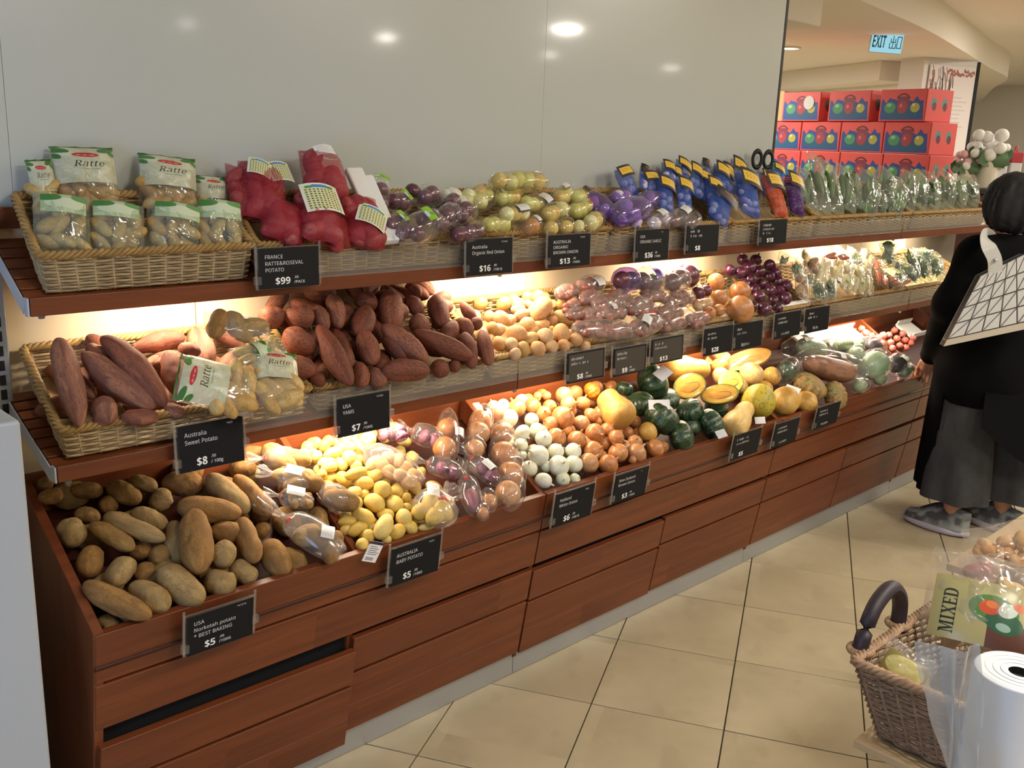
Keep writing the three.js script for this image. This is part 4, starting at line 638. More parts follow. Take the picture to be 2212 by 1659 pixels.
/* one pack: at = [x1, y1, x2, y2, w] from its foot to its head with its width, in pixels of a crop of the photo */
function pack(name, cat, label, group, b, crop, at, o) {
  const h0 = (o.h ?? 0) * 0.01, A = atBed(...PX(crop, at[0], at[1]), b, h0), B = atBed(...PX(crop, at[2], at[3]), b, h0), C = A.clone().lerp(B, 0.5), s = pxSize(C) / crop[2], w = at[4] * s, y = B.clone().sub(A), L = y.length(); y.normalize();
  let n = b.n.clone(); if (o.toward) n.lerp(EYE.clone().sub(C).normalize(), o.toward); const x = y.clone().cross(n).normalize(), z = x.clone().cross(y);
  const t = thing(name, label, cat, C, group); t.quaternion.setFromRotationMatrix(new THREE.Matrix4().makeBasis(x, y, z));
  const d = Math.min(w, L) * (o.deep ?? 0.5), sd = packed.length * 1.37 + 1; packed.push(t);
  const f = o.film ?? 'clear', kind3 = o.shape ?? 'pillow';
  const items = o.items ?? 3, K = KIND[o.of];
  if (K) {
    const iw = o.iw ? o.iw * s : w * 0.5, cols = Math.max(1, Math.round(w * 0.86 / iw)), rows = Math.ceil(items / cols), lo = kind3 === 'pouch' ? -0.42 : o.printed ? -0.44 : -0.42, hi = kind3 === 'pouch' ? 0.12 : o.printed ? 0.1 : o.header ? 0.12 : 0.42;
    for (let i = 0; i < items; i++) {
      const m = part(t, K.word, K.geos[Math.floor(rnd() * K.geos.length)], K.mats[Math.floor(rnd() * K.mats.length)]);
      const cx = cols === 1 ? rr(-0.04, 0.04) * w : mix(-0.5, 0.5, ((i % cols) + 0.5 + rr(-0.15, 0.15)) / cols) * w * 0.84, cy = (rows === 1 ? (lo + hi) / 2 : mix(lo, hi, (Math.floor(i / cols) + 0.5 + rr(-0.12, 0.12)) / rows)) * L;
      const th = o.along ? rr(-0.15, 0.15) : rr(-1.4, 1.4), il = Math.min(iw * K.L, (o.along ? (hi - lo) * L / rows * 1.02 : iw * K.L)), dir = V(Math.sin(th), Math.cos(th), rr(-0.2, 0.3)).normalize().multiplyScalar(il / 2);
      const cen = V(cx, cy, rr(-0.1, 0.12) * d); poseItem(m, cen.clone().sub(dir), cen.clone().add(dir), iw * rr(0.9, 1.05), rr(0, 6));
    }
  }
  if (o.leaves) for (let i = 0; i < o.leaves; i++) { const lw = w * rr(0.3, 0.5), ll = L * rr(0.45, 0.8), q = part(t, 'leaf', leafGeo[i % 3], leafMats[i % 4], rr(-0.22, 0.22) * w, rr(-0.12, 0.1) * L, rr(-0.15, 0.2) * d); q.scale.set(lw, ll, lw); q.rotation.set(rr(-0.3, 0.3), rr(-1, 1), rr(-0.4, 0.4)); }
  const geo = kind3 === 'pouch' ? pouch(w * 1.06, L * 1.25, d * 1.3, sd) : kind3 === 'wrap' ? wrapped(w * 1.06, L * 1.06, d * 1.3, sd) : pillow(w, L, d * 1.15, sd, o.wr ?? 1);
  part(t, f === 'red' || f === 'blue' || f === 'orange' || f === 'purple' ? 'net' : 'film', geo, FILM[f], 0, kind3 === 'pouch' ? L * 0.12 : 0, 0);
  if (kind3 === 'pouch') part(t, 'neck_tape', new THREE.TorusGeometry(w * 0.085, w * 0.035, 6, 14).rotateX(Math.PI / 2), redTape, 0, L * 0.32, 0);
  if (o.printed) { const v0 = 0.4; part(t, 'printed_front', sheet(16, 16, (u, v) => { const q = v0 + (0.97 - v0) * v, a = 2 * u - 1, bb = 2 * q - 1, e = smooth(1, 0.72, Math.abs(bb)), tt = Math.pow(Math.max(0, 1 - Math.pow(Math.abs(a) * 0.98, 3)), 0.6) * Math.pow(Math.max(0, 1 - Math.pow(Math.abs(bb), 3)), 0.55), ff = (fbm(u * 7 + sd * 3.1, q * 7 + 1, sd, 3) - 0.5) * 0.3; return V(a * w / 2 * (0.97 - 0.1 * tt), bb * L / 2, d * 0.575 * (tt + ff * (0.25 + 0.75 * tt)) + 0.003 + (fbm(u * 3, sd, q * 3, 2) - 0.5) * d * 0.3 * (1 - e)); }), ratteMat); part(t, 'top_seal', sheet(10, 2, (u, v) => V((u - 0.5) * w * 0.98, L * (0.485 + 0.03 * v), (v - 0.5) * 0.004 + 0.003 * Math.sin(u * 20))), std({ color: 0x4c8040, roughness: 0.4, side: THREE.DoubleSide })); }
  if (o.header) part(t, 'header_card', sheet(6, 4, (u, v) => V((u - 0.5) * w * 1.12, L * (0.12 + 0.42 * v), d * 0.8 - 0.1 * d * v - 0.008 * Math.pow(2 * u - 1, 2))), cardMat(o.header));
  for (const [id, cx, cy, cw, ch, rot] of o.cards ?? []) {
    const q = part(t, id === 'red' ? 'tape' : 'label_card', sheet(6, 4, (u, v) => V((u - 0.5) * cw * w, (v - 0.5) * ch * w, -Math.pow((u - 0.5) * 1.6, 2) * cw * w * 0.22)), cardMat(id), cx * w, cy * L, d * 0.62 * (1 - 0.5 * (cx * cx + cy * cy) * 3) + 0.003); q.rotation.z = rot ?? 0;
  }
  return t;
}
const leafGeo = [0, 1, 2].map((s) => sheet(8, 12, (u, v) => { const a = u - 0.5, wv = Math.sin(Math.PI * Math.pow(v, 0.7)) * (0.85 + 0.3 * fbm(v * 6, s, 1, 2)); return V(a * wv, v - 0.5, 0.14 * Math.sin(v * 8 + s) * (0.3 + Math.abs(a)) + Math.abs(a) * 0.25 * (fbm(u * 5, v * 7, s, 2) - 0.2)); }));
const leafTex = pixels(128, 128, (u, v) => mix3(mix3(hex('#3c5a30'), hex('#6f9450'), clamp(fbm(u * 8, v * 6, 2, 3) * 1.6 - 0.3)), hex('#b9cf94'), smooth(0.05, 0.015, Math.abs(u - 0.5)) + 0.5 * smooth(0.02, 0.0, Math.abs(((v * 7 + Math.abs(u - 0.5) * 5) % 1) - 0.5))));
const leafMats = [0xffffff, 0xd0e4c0, 0xa8c0a0, 0xe8f4b8].map((c) => std({ map: leafTex, color: c, roughness: 0.55, side: THREE.DoubleSide }));
// many packs that belong together: their labels count along the rows
function packs(name, cat, say, place, group, b, crop, base, rows) {
  const list = rows.map((r) => { const at = r.slice(0, 5), o = { ...base, ...(r[5] ?? {}) }; return { at, o, x: (at[0] + at[2]) / 2, y: (at[1] + at[3]) / 2 }; });
  const bands = Math.max(1, Math.round(list.length / 7)), sorted = [...list].sort((p, q) => q.y - p.y), per = Math.ceil(list.length / bands);
  for (let k = 0; k < bands; k++) sorted.slice(k * per, (k + 1) * per).sort((p, q) => p.x - q.x).forEach((p, i) => { p.label = `${p.o.say ?? say}, ${ordinals[i]} from left, ${bands === 1 ? '' : k === 0 ? 'front of ' : k === bands - 1 ? 'back of ' : 'middle of '}${place}`; });
  for (const p of list) pack(p.o.name ?? name, cat, p.label, group, b, crop, p.at, p.o);
}
const cR = [0, 280, 3.95], cM = [480, 300, 3.687], c3 = [960, 330, 4.096], cG = [1300, 300, 4.424], cV = [1700, 310, 5.267], cH = [1180, 560, 4.608], cK = [1680, 520, 6.144], cQ = [1680, 680, 6.144];
const ratte = { of: 'ratte', film: 'pale', printed: true, deep: 0.42, items: 9, iw: 115, toward: 0.35 };
packs('potato_bag', 'potato bag', 'printed clear bag of small potatoes', 'first upper basket', 'printed potato bags on the upper shelf', bed(1.39, -2.17, 3), cR, ratte, [[770, 700, 690, 160, 520], [1440, 700, 1420, 235, 490], [420, 720, 320, 265, 210, { items: 4 }], [1830, 740, 1800, 405, 290, { items: 5 }]]);
packs('potato_bag', 'potato bag', 'front bag of small potatoes with green top', 'first upper basket', 'small potato bags in front on the upper shelf', bed(1.37, -2.085, 2.6), cR, { ...ratte, film: 'green' }, [[535, 1085, 525, 560, 450, { printed: false, cards: [['veg', 0, 0.3, 0.8, 0.34]] }], [1010, 1085, 1000, 630, 440, { printed: false, cards: [['veg', -0.05, 0.32, 0.85, 0.3]] }], [1470, 1075, 1480, 640, 440, { printed: false, cards: [['veg', 0.05, 0.32, 0.85, 0.3]] }], [1880, 1060, 1850, 620, 430, { printed: false, cards: [['veg', 0, 0.3, 0.85, 0.36]] }]]);
const MB = bed(1.1, -2.0, 0.85);
pack('potato_bag', 'potato bag', 'printed potato bag lying on its side among the sweet potatoes', null, MB, cY, [580, 760, 70, 640, 340], { ...ratte, h: 3 });
pack('potato_bag', 'potato bag', 'printed potato bag standing by the corner of the sweet potato basket', null, MB, cY, [720, 830, 690, 490, 300], { ...ratte, h: 4 });
pack('potato_bag', 'potato bag', 'clear bag of brown potatoes on top of the sweet potato basket', null, MB, cY, [660, 340, 240, 290, 190], { of: 'russet', film: 'haze', items: 3, iw: 130, h: 7 });
pack('potato_bag', 'potato bag', 'green and silver bag under the brown potato bag', null, MB, cY, [430, 530, 760, 440, 170], { of: 'ratte', film: 'green', items: 5, iw: 70, h: 4, cards: [['veg', 0, 0, 0.7, 0.5]] });
packs('potato_bag', 'potato bag', 'clear taped bag of brown potatoes', 'near bin', 'bags of brown potatoes in the near bin', BIN, cB, { of: 'russet', shape: 'pouch', film: 'haze', items: 3, iw: 150, deep: 0.7, h: 3 }, [[690, 1170, 200, 850, 250, { cards: [['white', 0.1, -0.2, 0.5, 0.4, 0.5]] }], [480, 640, 150, 560, 190, { cards: [['white', 0.1, 0, 0.5, 0.7]] }], [740, 790, 490, 660, 200, { items: 2 }], [360, 440, 60, 450, 180, { items: 2, iw: 170 }], [470, 780, 180, 720, 150, { items: 4, iw: 80, cards: [['white', 0.2, 0, 0.6, 0.9]] }]]);
packs('potato_bag', 'potato bag', 'clear bag of potatoes', 'baby potato bin', 'bagged potatoes in the baby potato bin', BIN, cB, { of: 'tan', shape: 'pouch', film: 'haze', items: 8, iw: 110, deep: 0.6, h: 3 }, [[1280, 640, 800, 340, 270, { say: 'hazy bag of brown potatoes' }], [1300, 900, 1480, 730, 330, { of: 'baby', items: 4, iw: 135, say: 'clear bag of yellow potatoes', cards: [['white', -0.25, 0.05, 0.3, 0.4, 0.6]] }], [900, 320, 820, 270, 160, { say: 'small clear bag at the back', items: 2, of: 'baby' }]]);
packs('sweet_potato_bag', 'sweet potato bag', 'clear bag of purple sweet potatoes', 'second bin', 'bags of purple sweet potatoes', BIN, cB, { of: 'plum', shape: 'pouch', film: 'clear', items: 2, iw: 120, along: true, deep: 0.7, h: 3 }, [[1440, 320, 1170, 230, 190], [960, 280, 1140, 250, 120], [1580, 560, 1280, 470, 170], [1860, 640, 1610, 410, 160, { cards: [['dark', 0.1, -0.1, 0.5, 0.7]] }], [1690, 870, 1600, 540, 170, { items: 1 }], [1150, 330, 1060, 200, 100, { cards: [['white', 0, 0, 0.6, 1]] }]]);
packs('onion_bag', 'onion bag', 'clear bag of two brown onions', 'second bin', 'bags of brown onions in the second bin', BIN, cB, { of: 'brown', shape: 'wrap', film: 'clear', items: 2, iw: 180, deep: 0.9, h: 3 }, [[1470, 480, 1480, 110, 175, { cards: [['dark', 0.4, 0, 0.4, 0.6]] }], [1680, 330, 1760, 80, 180], [1710, 420, 1640, 310, 170, { items: 1, iw: 160 }], [1880, 490, 1900, 300, 210, { items: 1, iw: 195 }], [1860, 320, 1900, 210, 170, { items: 1, iw: 160 }], [1960, 660, 1940, 460, 220, { items: 1, iw: 200 }], [1930, 800, 1960, 590, 215, { items: 1, iw: 200 }], [1790, 840, 1770, 690, 130, { items: 1, iw: 115 }], [1740, 900, 1740, 800, 100, { items: 1, iw: 90 }], [1850, 170, 1830, 60, 130, { items: 1, iw: 120 }]]);
// upper shelf: red nets, red onions
const NB = bed(1.375, -2.09, 1.1);
packs('potato_net', 'potato net', 'red net of red potatoes', 'second upper basket', 'red potato nets', NB, cM, { of: 'roseval', film: 'red', items: 6, iw: 150, deep: 0.65, wr: 0.5 }, [[150, 600, 95, 215, 160, { items: 3, h: 2 }], [330, 660, 310, 230, 390, { h: 3, cards: [['dots', -0.16, 0.26, 0.5, 0.42, -0.1], ['dots', 0.32, 0.36, 0.5, 0.5, 0.3]], say: 'red net with an open folded dotted card' }], [850, 470, 770, 130, 370, { h: 6, items: 7, cards: [['white', 0.0, 0.42, 0.5, 0.25, 0.3]], say: 'red net with a white top card' }], [480, 820, 470, 520, 340, { h: 4 }], [790, 830, 740, 430, 350, { h: 6, cards: [['dots', 0, 0.2, 0.95, 0.78, 0.2]], say: 'red net with a big dotted card' }], [940, 540, 1230, 560, 210, { items: 3, h: 5 }], [1140, 850, 1120, 590, 340, { h: 4, cards: [['dots', 0.05, 0.1, 0.75, 0.6, -0.25]], say: 'red net with a tilted dotted card' }], [900, 850, 880, 630, 260, { items: 4, h: 3 }]]);
for (const [i, [x1, y1, x2, y2, w]] of [[1040, 240, 1150, 480, 60], [1125, 305, 1350, 825, 72]].entries()) {
  const A = atBed(...PX(cM, x1, y1), NB, 0.05), B = atBed(...PX(cM, x2, y2), NB, 0.05), t = mesh('foam_divider', box(0.05, A.distanceTo(B), w / cM[2] * pxSize(A), 0.006), foam); t.position.copy(A).lerp(B, 0.5); t.quaternion.setFromUnitVectors(Yup, B.clone().sub(A).normalize());
  tag(t, ['short white foam bar behind the long one beside the red nets', 'long white foam bar leaning between red nets and red onions'][i], 'divider');
}
packs('onion_pack', 'onion pack', 'tight clear pack of red onions', 'second upper basket', 'packs of red onions', TOPB, cM, { of: 'red', shape: 'wrap', film: 'clear', items: 2, iw: 135, deep: 0.9, h: 3 }, [[1260, 570, 1250, 320, 160, { cards: [['green', 0, 0.34, 0.8, 0.3]] }], [1330, 510, 1500, 500, 150, { cards: [['green', 0, 0.2, 0.3, 0.8, 1.57]] }], [1560, 480, 1720, 440, 190], [1300, 720, 1460, 640, 170, { cards: [['green', 0.1, 0.1, 0.35, 0.7, 1.4]] }], [1430, 780, 1720, 640, 240, { items: 3, cards: [['green', 0, 0.1, 0.4, 0.62, 1.3]], h: 5 }], [1700, 690, 1860, 570, 190, { h: 5 }], [1860, 640, 1980, 530, 210, { h: 4 }], [1920, 780, 2060, 700, 150], [1420, 800, 1400, 730, 110, { items: 1, iw: 110 }], [1480, 400, 1560, 410, 110, { items: 1 }], [1780, 540, 1860, 480, 130], [1840, 780, 1930, 740, 120]]);
// pale onions
packs('onion_net', 'onion bag', 'clear bag of pale onions', 'third upper basket', 'bags of pale onions on the upper shelf', TOPB, c3, { of: 'pale', shape: 'wrap', film: 'gold', items: 3, iw: 145, deep: 0.85, h: 2 }, [[420, 260, 900, 250, 180, { items: 5, h: 7, say: 'pale onion bag topmost of the heap', cards: [['red', 0, 0.3, 0.1, 0.1]] }], [260, 470, 410, 360, 200, { cards: [['red', -0.3, 0.2, 0.1, 0.1]] }], [470, 410, 640, 390, 160, { cards: [['dark', -0.2, -0.3, 0.6, 0.5]] }], [680, 470, 900, 440, 170, { cards: [['dark', 0.1, 0.3, 0.8, 0.75, 0.3]], say: 'pale onion bag with large white card' }], [980, 420, 1110, 350, 170, { cards: [['dark', -0.2, 0.1, 0.4, 0.6]] }], [360, 660, 560, 610, 180], [500, 560, 740, 520, 160, { cards: [['dark', 0.1, 0.1, 0.6, 1, 0]], say: 'pale onion bag with upright dark-edged card', h: 4 }], [860, 560, 1080, 510, 190, { h: 3 }], [880, 680, 1000, 640, 140, { items: 1, iw: 140 }], [1020, 680, 1120, 620, 140, { items: 1, iw: 135 }], [1140, 690, 1240, 640, 120, { items: 1, iw: 115 }], [1260, 660, 1380, 570, 170, { items: 2 }], [1120, 540, 1280, 450, 170, { cards: [['red', 0.2, 0.2, 0.3, 0.15]] }], [680, 670, 840, 620, 150, { of: 'brown', items: 1, iw: 150, cards: [['dark', 0, 0.2, 0.6, 0.4]], say: 'brown onion pack with a folded label' }], [1150, 420, 1260, 350, 140, { cards: [['black', 0, 0.2, 0.5, 0.5]] }], [300, 370, 380, 330, 120], [180, 420, 260, 380, 110], [560, 340, 680, 330, 110], [30, 480, 160, 430, 100, { of: 'white' }], [20, 390, 110, 370, 90, { of: 'white', cards: [['red', 0, 0, 0.5, 0.3]] }]]);
// garlic
packs('garlic_pack', 'garlic pack', 'violet film pack of garlic bulbs', 'fourth upper basket', 'violet garlic packs', TOPB, c3, { of: 'garlic', film: 'violet', items: 2, iw: 130, deep: 0.7, h: 2, shape: 'wrap' }, [[1260, 380, 1480, 560, 220], [1500, 560, 1800, 460, 240, { h: 4 }], [1700, 470, 1880, 380, 180], [1480, 420, 1640, 370, 150], [1520, 620, 1700, 570, 120, { cards: [['violet', 0, 0, 0.5, 1.2]] }], [1800, 640, 2000, 560, 150, { film: 'haze', cards: [['dark', -0.2, 0.1, 0.6, 0.9]] }], [1980, 620, 2180, 520, 170, { film: 'haze', of: 'red', cards: [['dark', 0, 0.1, 0.6, 0.8, 0.1]], say: 'dark pack with a white label' }], [2120, 640, 2230, 560, 170, { film: 'haze', of: 'red', cards: [['black', 0, 0.1, 0.6, 0.5]], say: 'dark pack with a black label' }], [1640, 560, 1720, 640, 120, { film: 'haze', of: 'garlic' }]]);
packs('garlic_net', 'garlic net', 'blue garlic net with yellow card', 'garlic baskets', 'blue garlic nets with header cards', bed(1.385, -2.1, 1.6), cG, { of: 'garlic', film: 'blue', items: 4, iw: 75, header: 'yellow', deep: 0.5, wr: 0.6 }, [[300, 540, 170, 290, 200], [520, 580, 430, 340, 190], [620, 700, 590, 400, 190, { h: 3 }], [800, 700, 770, 410, 180, { h: 3 }], [660, 480, 620, 240, 150], [760, 440, 770, 230, 170], [720, 520, 710, 290, 120], [800, 520, 790, 290, 110], [880, 540, 890, 280, 170], [980, 600, 960, 340, 180], [1080, 680, 1050, 410, 190, { h: 3 }], [1140, 560, 1130, 270, 170], [1290, 540, 1290, 230, 180], [1200, 600, 1190, 270, 140], [1430, 740, 1360, 350, 250, { h: 4, items: 9, iw: 60, say: 'fullest blue garlic net in front' }], [1600, 560, 1560, 340, 180], [1680, 460, 1670, 270, 150], [1100, 780, 1150, 560, 260, { h: 5, header: 'black', say: 'blue pack with a black card' }], [1000, 420, 990, 220, 110, { header: 'black' }], [400, 480, 410, 280, 120, { header: 'black' }]]);
pack('shallot_net', 'net', 'orange net of shallots with a yellow card between blue and purple nets', null, bed(1.385, -2.09, 1.6), cG, [1720, 750, 1590, 360, 210], { of: 'shallot', film: 'orange', items: 9, iw: 70, header: 'yellow', deep: 0.5, h: 4 });
pack('onion_net', 'net', 'purple net of small onions with a yellow card by the orange net', null, bed(1.385, -2.09, 1.6), cG, [1870, 720, 1810, 370, 200], { of: 'purple', film: 'purple', items: 9, iw: 70, header: 'yellow', deep: 0.5, h: 4 });
for (const [i, [x, y]] of [[1485, 195], [1590, 200]].entries()) { const p = atZ(...PX(cG, x, y), -2.2), t = mesh('black_ring', new THREE.TorusGeometry(0.02, 0.0065, 10, 28), black); t.position.copy(p); t.scale.set(0.95, 1.6, 1.2); t.rotation.y = -0.6; tag(t, ['first black ring handle of the pair rising behind the garlic nets', 'second black ring handle of the pair, close to the wall end'][i], 'handle', 'black ring handles'); }
// greens
packs('vegetable_bag', 'vegetable bag', 'clear bag of dark cucumbers', 'far upper baskets', 'bagged cucumbers on the upper shelf', bed(1.39, -2.11, 1.4), cV, { of: 'cucumber', film: 'green', items: 3, iw: 75, along: true, deep: 0.5, h: 3 }, [[290, 770, 170, 280, 220], [430, 790, 300, 130, 232], [580, 800, 450, 220, 232], [720, 770, 620, 260, 232], [800, 700, 760, 330, 183], [180, 640, 110, 330, 159]]);
packs('vegetable_bag', 'vegetable bag', 'clear bag of leafy greens', 'far upper baskets', 'bagged leafy greens on the upper shelf', bed(1.39, -2.11, 1.4), cV, { film: 'green', leaves: 13, deep: 0.6, h: 3 }, [[860, 780, 940, 400, 366], [1080, 640, 1130, 350, 317], [1180, 770, 1290, 460, 305], [1330, 720, 1400, 380, 293], [1480, 700, 1500, 370, 293], [1620, 700, 1620, 380, 293], [1780, 660, 1780, 350, 317], [1930, 680, 1920, 420, 293], [2080, 680, 2060, 440, 268], [1020, 780, 1060, 560, 244]]);
// middle shelf: shallots, radishes, carrots
packs('shallot_bag', 'shallot bag', 'clear bag of pink shallots', 'shallot basket', 'bagged shallots on the middle shelf', bed(1.05, -1.985, 0.75), cH, { of: 'shallot', film: 'haze', shape: 'wrap', items: 10, iw: 84, deep: 0.7, h: 2 }, [[290, 700, 860, 720, 230, { items: 16 }], [470, 480, 680, 420, 220], [110, 350, 300, 300, 170], [330, 270, 560, 220, 190, { cards: [['white', 0.2, 0.1, 0.6, 0.6]], say: 'shallot bag with crumpled white card' }], [320, 400, 520, 350, 150, { cards: [['red', 0, 0, 0.15, 0.1]] }], [650, 400, 800, 340, 170], [850, 720, 1120, 600, 220, { cards: [['dark', 0, -0.1, 0.5, 0.75, 0.4], ['red', -0.3, 0.3, 0.4, 0.12, 0.5]], say: 'shallot bag with diamond white label', h: 4 }], [1120, 660, 1420, 540, 230], [1180, 460, 1440, 360, 220], [560, 560, 780, 520, 170, { cards: [['white', -0.3, 0, 0.5, 0.4]] }], [860, 540, 1080, 480, 170], [1420, 620, 1600, 570, 160, { cards: [['red', 0, 0.2, 0.2, 0.3]] }], [1480, 480, 1640, 430, 130, { of: 'tan', items: 4 }], [200, 480, 320, 440, 110], [880, 430, 1040, 400, 120], [760, 490, 990, 430, 210], [600, 480, 770, 430, 190, { h: 1 }], [350, 570, 560, 545, 180, { h: 1 }], [1100, 560, 1260, 500, 180, { h: 1 }], [200, 560, 360, 520, 150, { h: 1 }], [980, 380, 1200, 350, 160]]);
packs('onion_pack', 'onion pack', 'pack of big red onions', 'shallot basket', 'big red onion packs', bed(1.07, -2.03, 0.9), cH, { of: 'red', film: 'haze', shape: 'wrap', items: 2, iw: 190, deep: 0.7, h: 5 }, [[700, 220, 900, 190, 260, { film: 'violet' }], [900, 220, 1130, 200, 280, { cards: [['violet', 0, 0.1, 0.5, 0.4]] }], [1180, 240, 1400, 170, 230]]);
packs('vegetable_bag', 'vegetable bag', 'clear bag of white radishes', 'radish basket', 'bagged radishes and roots on the middle shelf', bed(1.05, -1.985, 0.95), cK, { of: 'radish', film: 'haze', items: 4, iw: 105, along: true, deep: 0.55, h: 3 }, [[560, 640, 620, 220, 230], [780, 600, 780, 220, 230, { cards: [['white', 0, -0.4, 0.3, 0.4]] }], [930, 680, 920, 260, 220, { cards: [['green', -0.2, -0.3, 0.2, 0.3]] }], [1080, 700, 1060, 300, 230, { cards: [['green', 0.1, -0.2, 0.15, 0.4]] }], [1200, 700, 1150, 340, 200], [330, 760, 320, 440, 220, { of: 'russet', say: 'clear bag of brown roots', along: false, items: 4 }], [560, 800, 560, 560, 260, { of: null, leaves: 10, say: 'clear bag of mixed greens' }], [260, 520, 260, 260, 220, { of: null, leaves: 10, say: 'clear bag of dark greens' }], [480, 420, 470, 220, 160, { of: 'russet', items: 2, along: false, say: 'small bag of brown roots' }], [80, 330, 90, 190, 200, { of: null, leaves: 5, say: 'clear bag of olive greens' }], [420, 420, 400, 120, 230, { h: 1 }], [620, 400, 640, 110, 240, { h: 1, say: 'rear clear bag of pale radishes' }], [820, 400, 830, 100, 230, { h: 1, say: 'rear clear bag of pale radishes' }], [1000, 420, 1010, 130, 240, { h: 1, of: null, leaves: 12, say: 'clear bag of leek greens' }], [1180, 430, 1190, 140, 230, { h: 1, say: 'rear clear bag of pale radishes' }], [700, 760, 690, 480, 220, { h: 4, of: null, leaves: 12, say: 'clear bag of mixed greens' }], [400, 640, 400, 400, 220, { h: 2, of: null, leaves: 12, say: 'clear bag of dark greens' }]]);
packs('carrot_bag', 'carrot bag', 'clear bag of orange carrots', 'radish basket', 'bagged carrots on the middle shelf', bed(1.06, -1.985, 0.95), cK, { of: 'carrot', film: 'clear', items: 4, iw: 60, along: true, deep: 0.5, h: 3 }, [[1410, 620, 1320, 220, 180], [1480, 560, 1760, 500, 170], [600, 210, 990, 210, 110, { h: 6 }]]);
packs('vegetable_bag', 'vegetable bag', 'clear bag of greens', 'last middle basket', 'bagged greens on the middle shelf', bed(1.06, -1.985, 0.95), cK, { film: 'green', leaves: 11, deep: 0.6, h: 3 }, [[1840, 540, 1720, 120, 220], [1960, 520, 1900, 240, 240], [2120, 480, 2080, 180, 240], [1420, 120, 1500, 20, 220], [1660, 400, 1560, 280, 200], [1600, 560, 1660, 420, 180], [2000, 260, 1960, 140, 220], [1480, 330, 1460, 90, 240, { h: 1 }], [1840, 400, 1880, 160, 240, { h: 1 }], [1960, 400, 2000, 180, 240, { h: 1 }], [1760, 520, 1700, 330, 230, { h: 4 }]]);
for (const [i, [c, x1, y1, x2, y2, w]] of [[cH, 1165, 745, 1900, 540, 80], [cK, -20, 890, 470, 810, 105]].entries()) {
  const A = atZ(...PX(c, x1, y1), -1.985), B = atZ(...PX(c, x2, y2), -1.985), t = mesh('foam_roll', new THREE.CapsuleGeometry(w / c[2] * pxSize(A) / 2, A.distanceTo(B) * 0.96, 6, 16), foam); t.position.copy(A).lerp(B, 0.5); t.quaternion.setFromUnitVectors(Yup, B.clone().sub(A).normalize());
  tag(t, ['long white foam roll along the basket rim before the shallot bags', 'short white foam roll on the rim below the purple onions'][i], 'foam roll');
}
// far end of the lower case: wrapped gourds
packs('wrapped_gourd', 'gourd', 'wrapped green gourd', 'far bin', 'wrapped gourds in the lower case', BIN, cQ, { of: 'gourd', film: 'clear', shape: 'wrap', items: 1, deep: 1, h: 3, along: true }, [[110, 440, 760, 420, 305, { iw: 288, cards: [['white', 0, -0.25, 0.4, 0.45, 0.2]] }], [740, 420, 980, 400, 232, { iw: 212 }], [270, 600, 1150, 770, 348, { of: 'browncuke', iw: 331, h: 6, cards: [['white', 0, 0.02, 0.4, 0.25]], say: 'wrapped long brown cucumber' }], [1120, 760, 1400, 620, 403, { of: 'gourdpale', iw: 388, h: 4, say: 'wrapped large pale green melon' }], [960, 520, 1140, 560, 268, { iw: 250, h: 5 }], [1140, 400, 1400, 460, 244, { iw: 225, of: 'eggplant', say: 'wrapped dark eggplant at the back' }], [1480, 700, 1640, 620, 268, { of: 'eggplant', iw: 238, h: 4, cards: [['veg', 0.2, 0, 0.5, 0.5]], say: 'wrapped purple eggplant by the hand' }], [1020, 960, 1180, 920, 183, { of: 'gourdpale', iw: 175, say: 'small wrapped pale gourd at the rim' }], [60, 850, 180, 660, 293, { of: 'kabocha', iw: 275, say: 'wrapped warty green gourd' }], [1640, 800, 1740, 700, 207, { of: 'gourd', iw: 188 }], [1000, 420, 1100, 380, 183, { iw: 175 }], [1300, 860, 1420, 820, 183, { of: 'gourdpale', iw: 175 }]]);
for (const [i, [x, y, w, h]] of [[870, 300, 900, 60], [1760, 200, 420, 200], [430, 300, 700, 120]].entries()) {
  const c = atBed(...PX(cQ, x, y), BIN, 0.0), s = pxSize(c) / cQ[2], t = thing('foam_tray', ['long white foam tray edge behind the wrapped gourds', 'bright white foam tray behind the pink shallots', 'white foam tray under the wrapped green gourds'][i], 'tray', c, null); t.rotation.x = Math.atan(0.56);
  part(t, 'tray_bottom', box(w * s, 0.012, Math.max(0.1, h * s * 1.2), 0.004), foam); for (const q of [-1, 1]) part(t, 'tray_side', box(w * s, 0.03, 0.008, 0.003), foam, 0, 0.014, q * Math.max(0.1, h * s * 1.2) / 2);
}

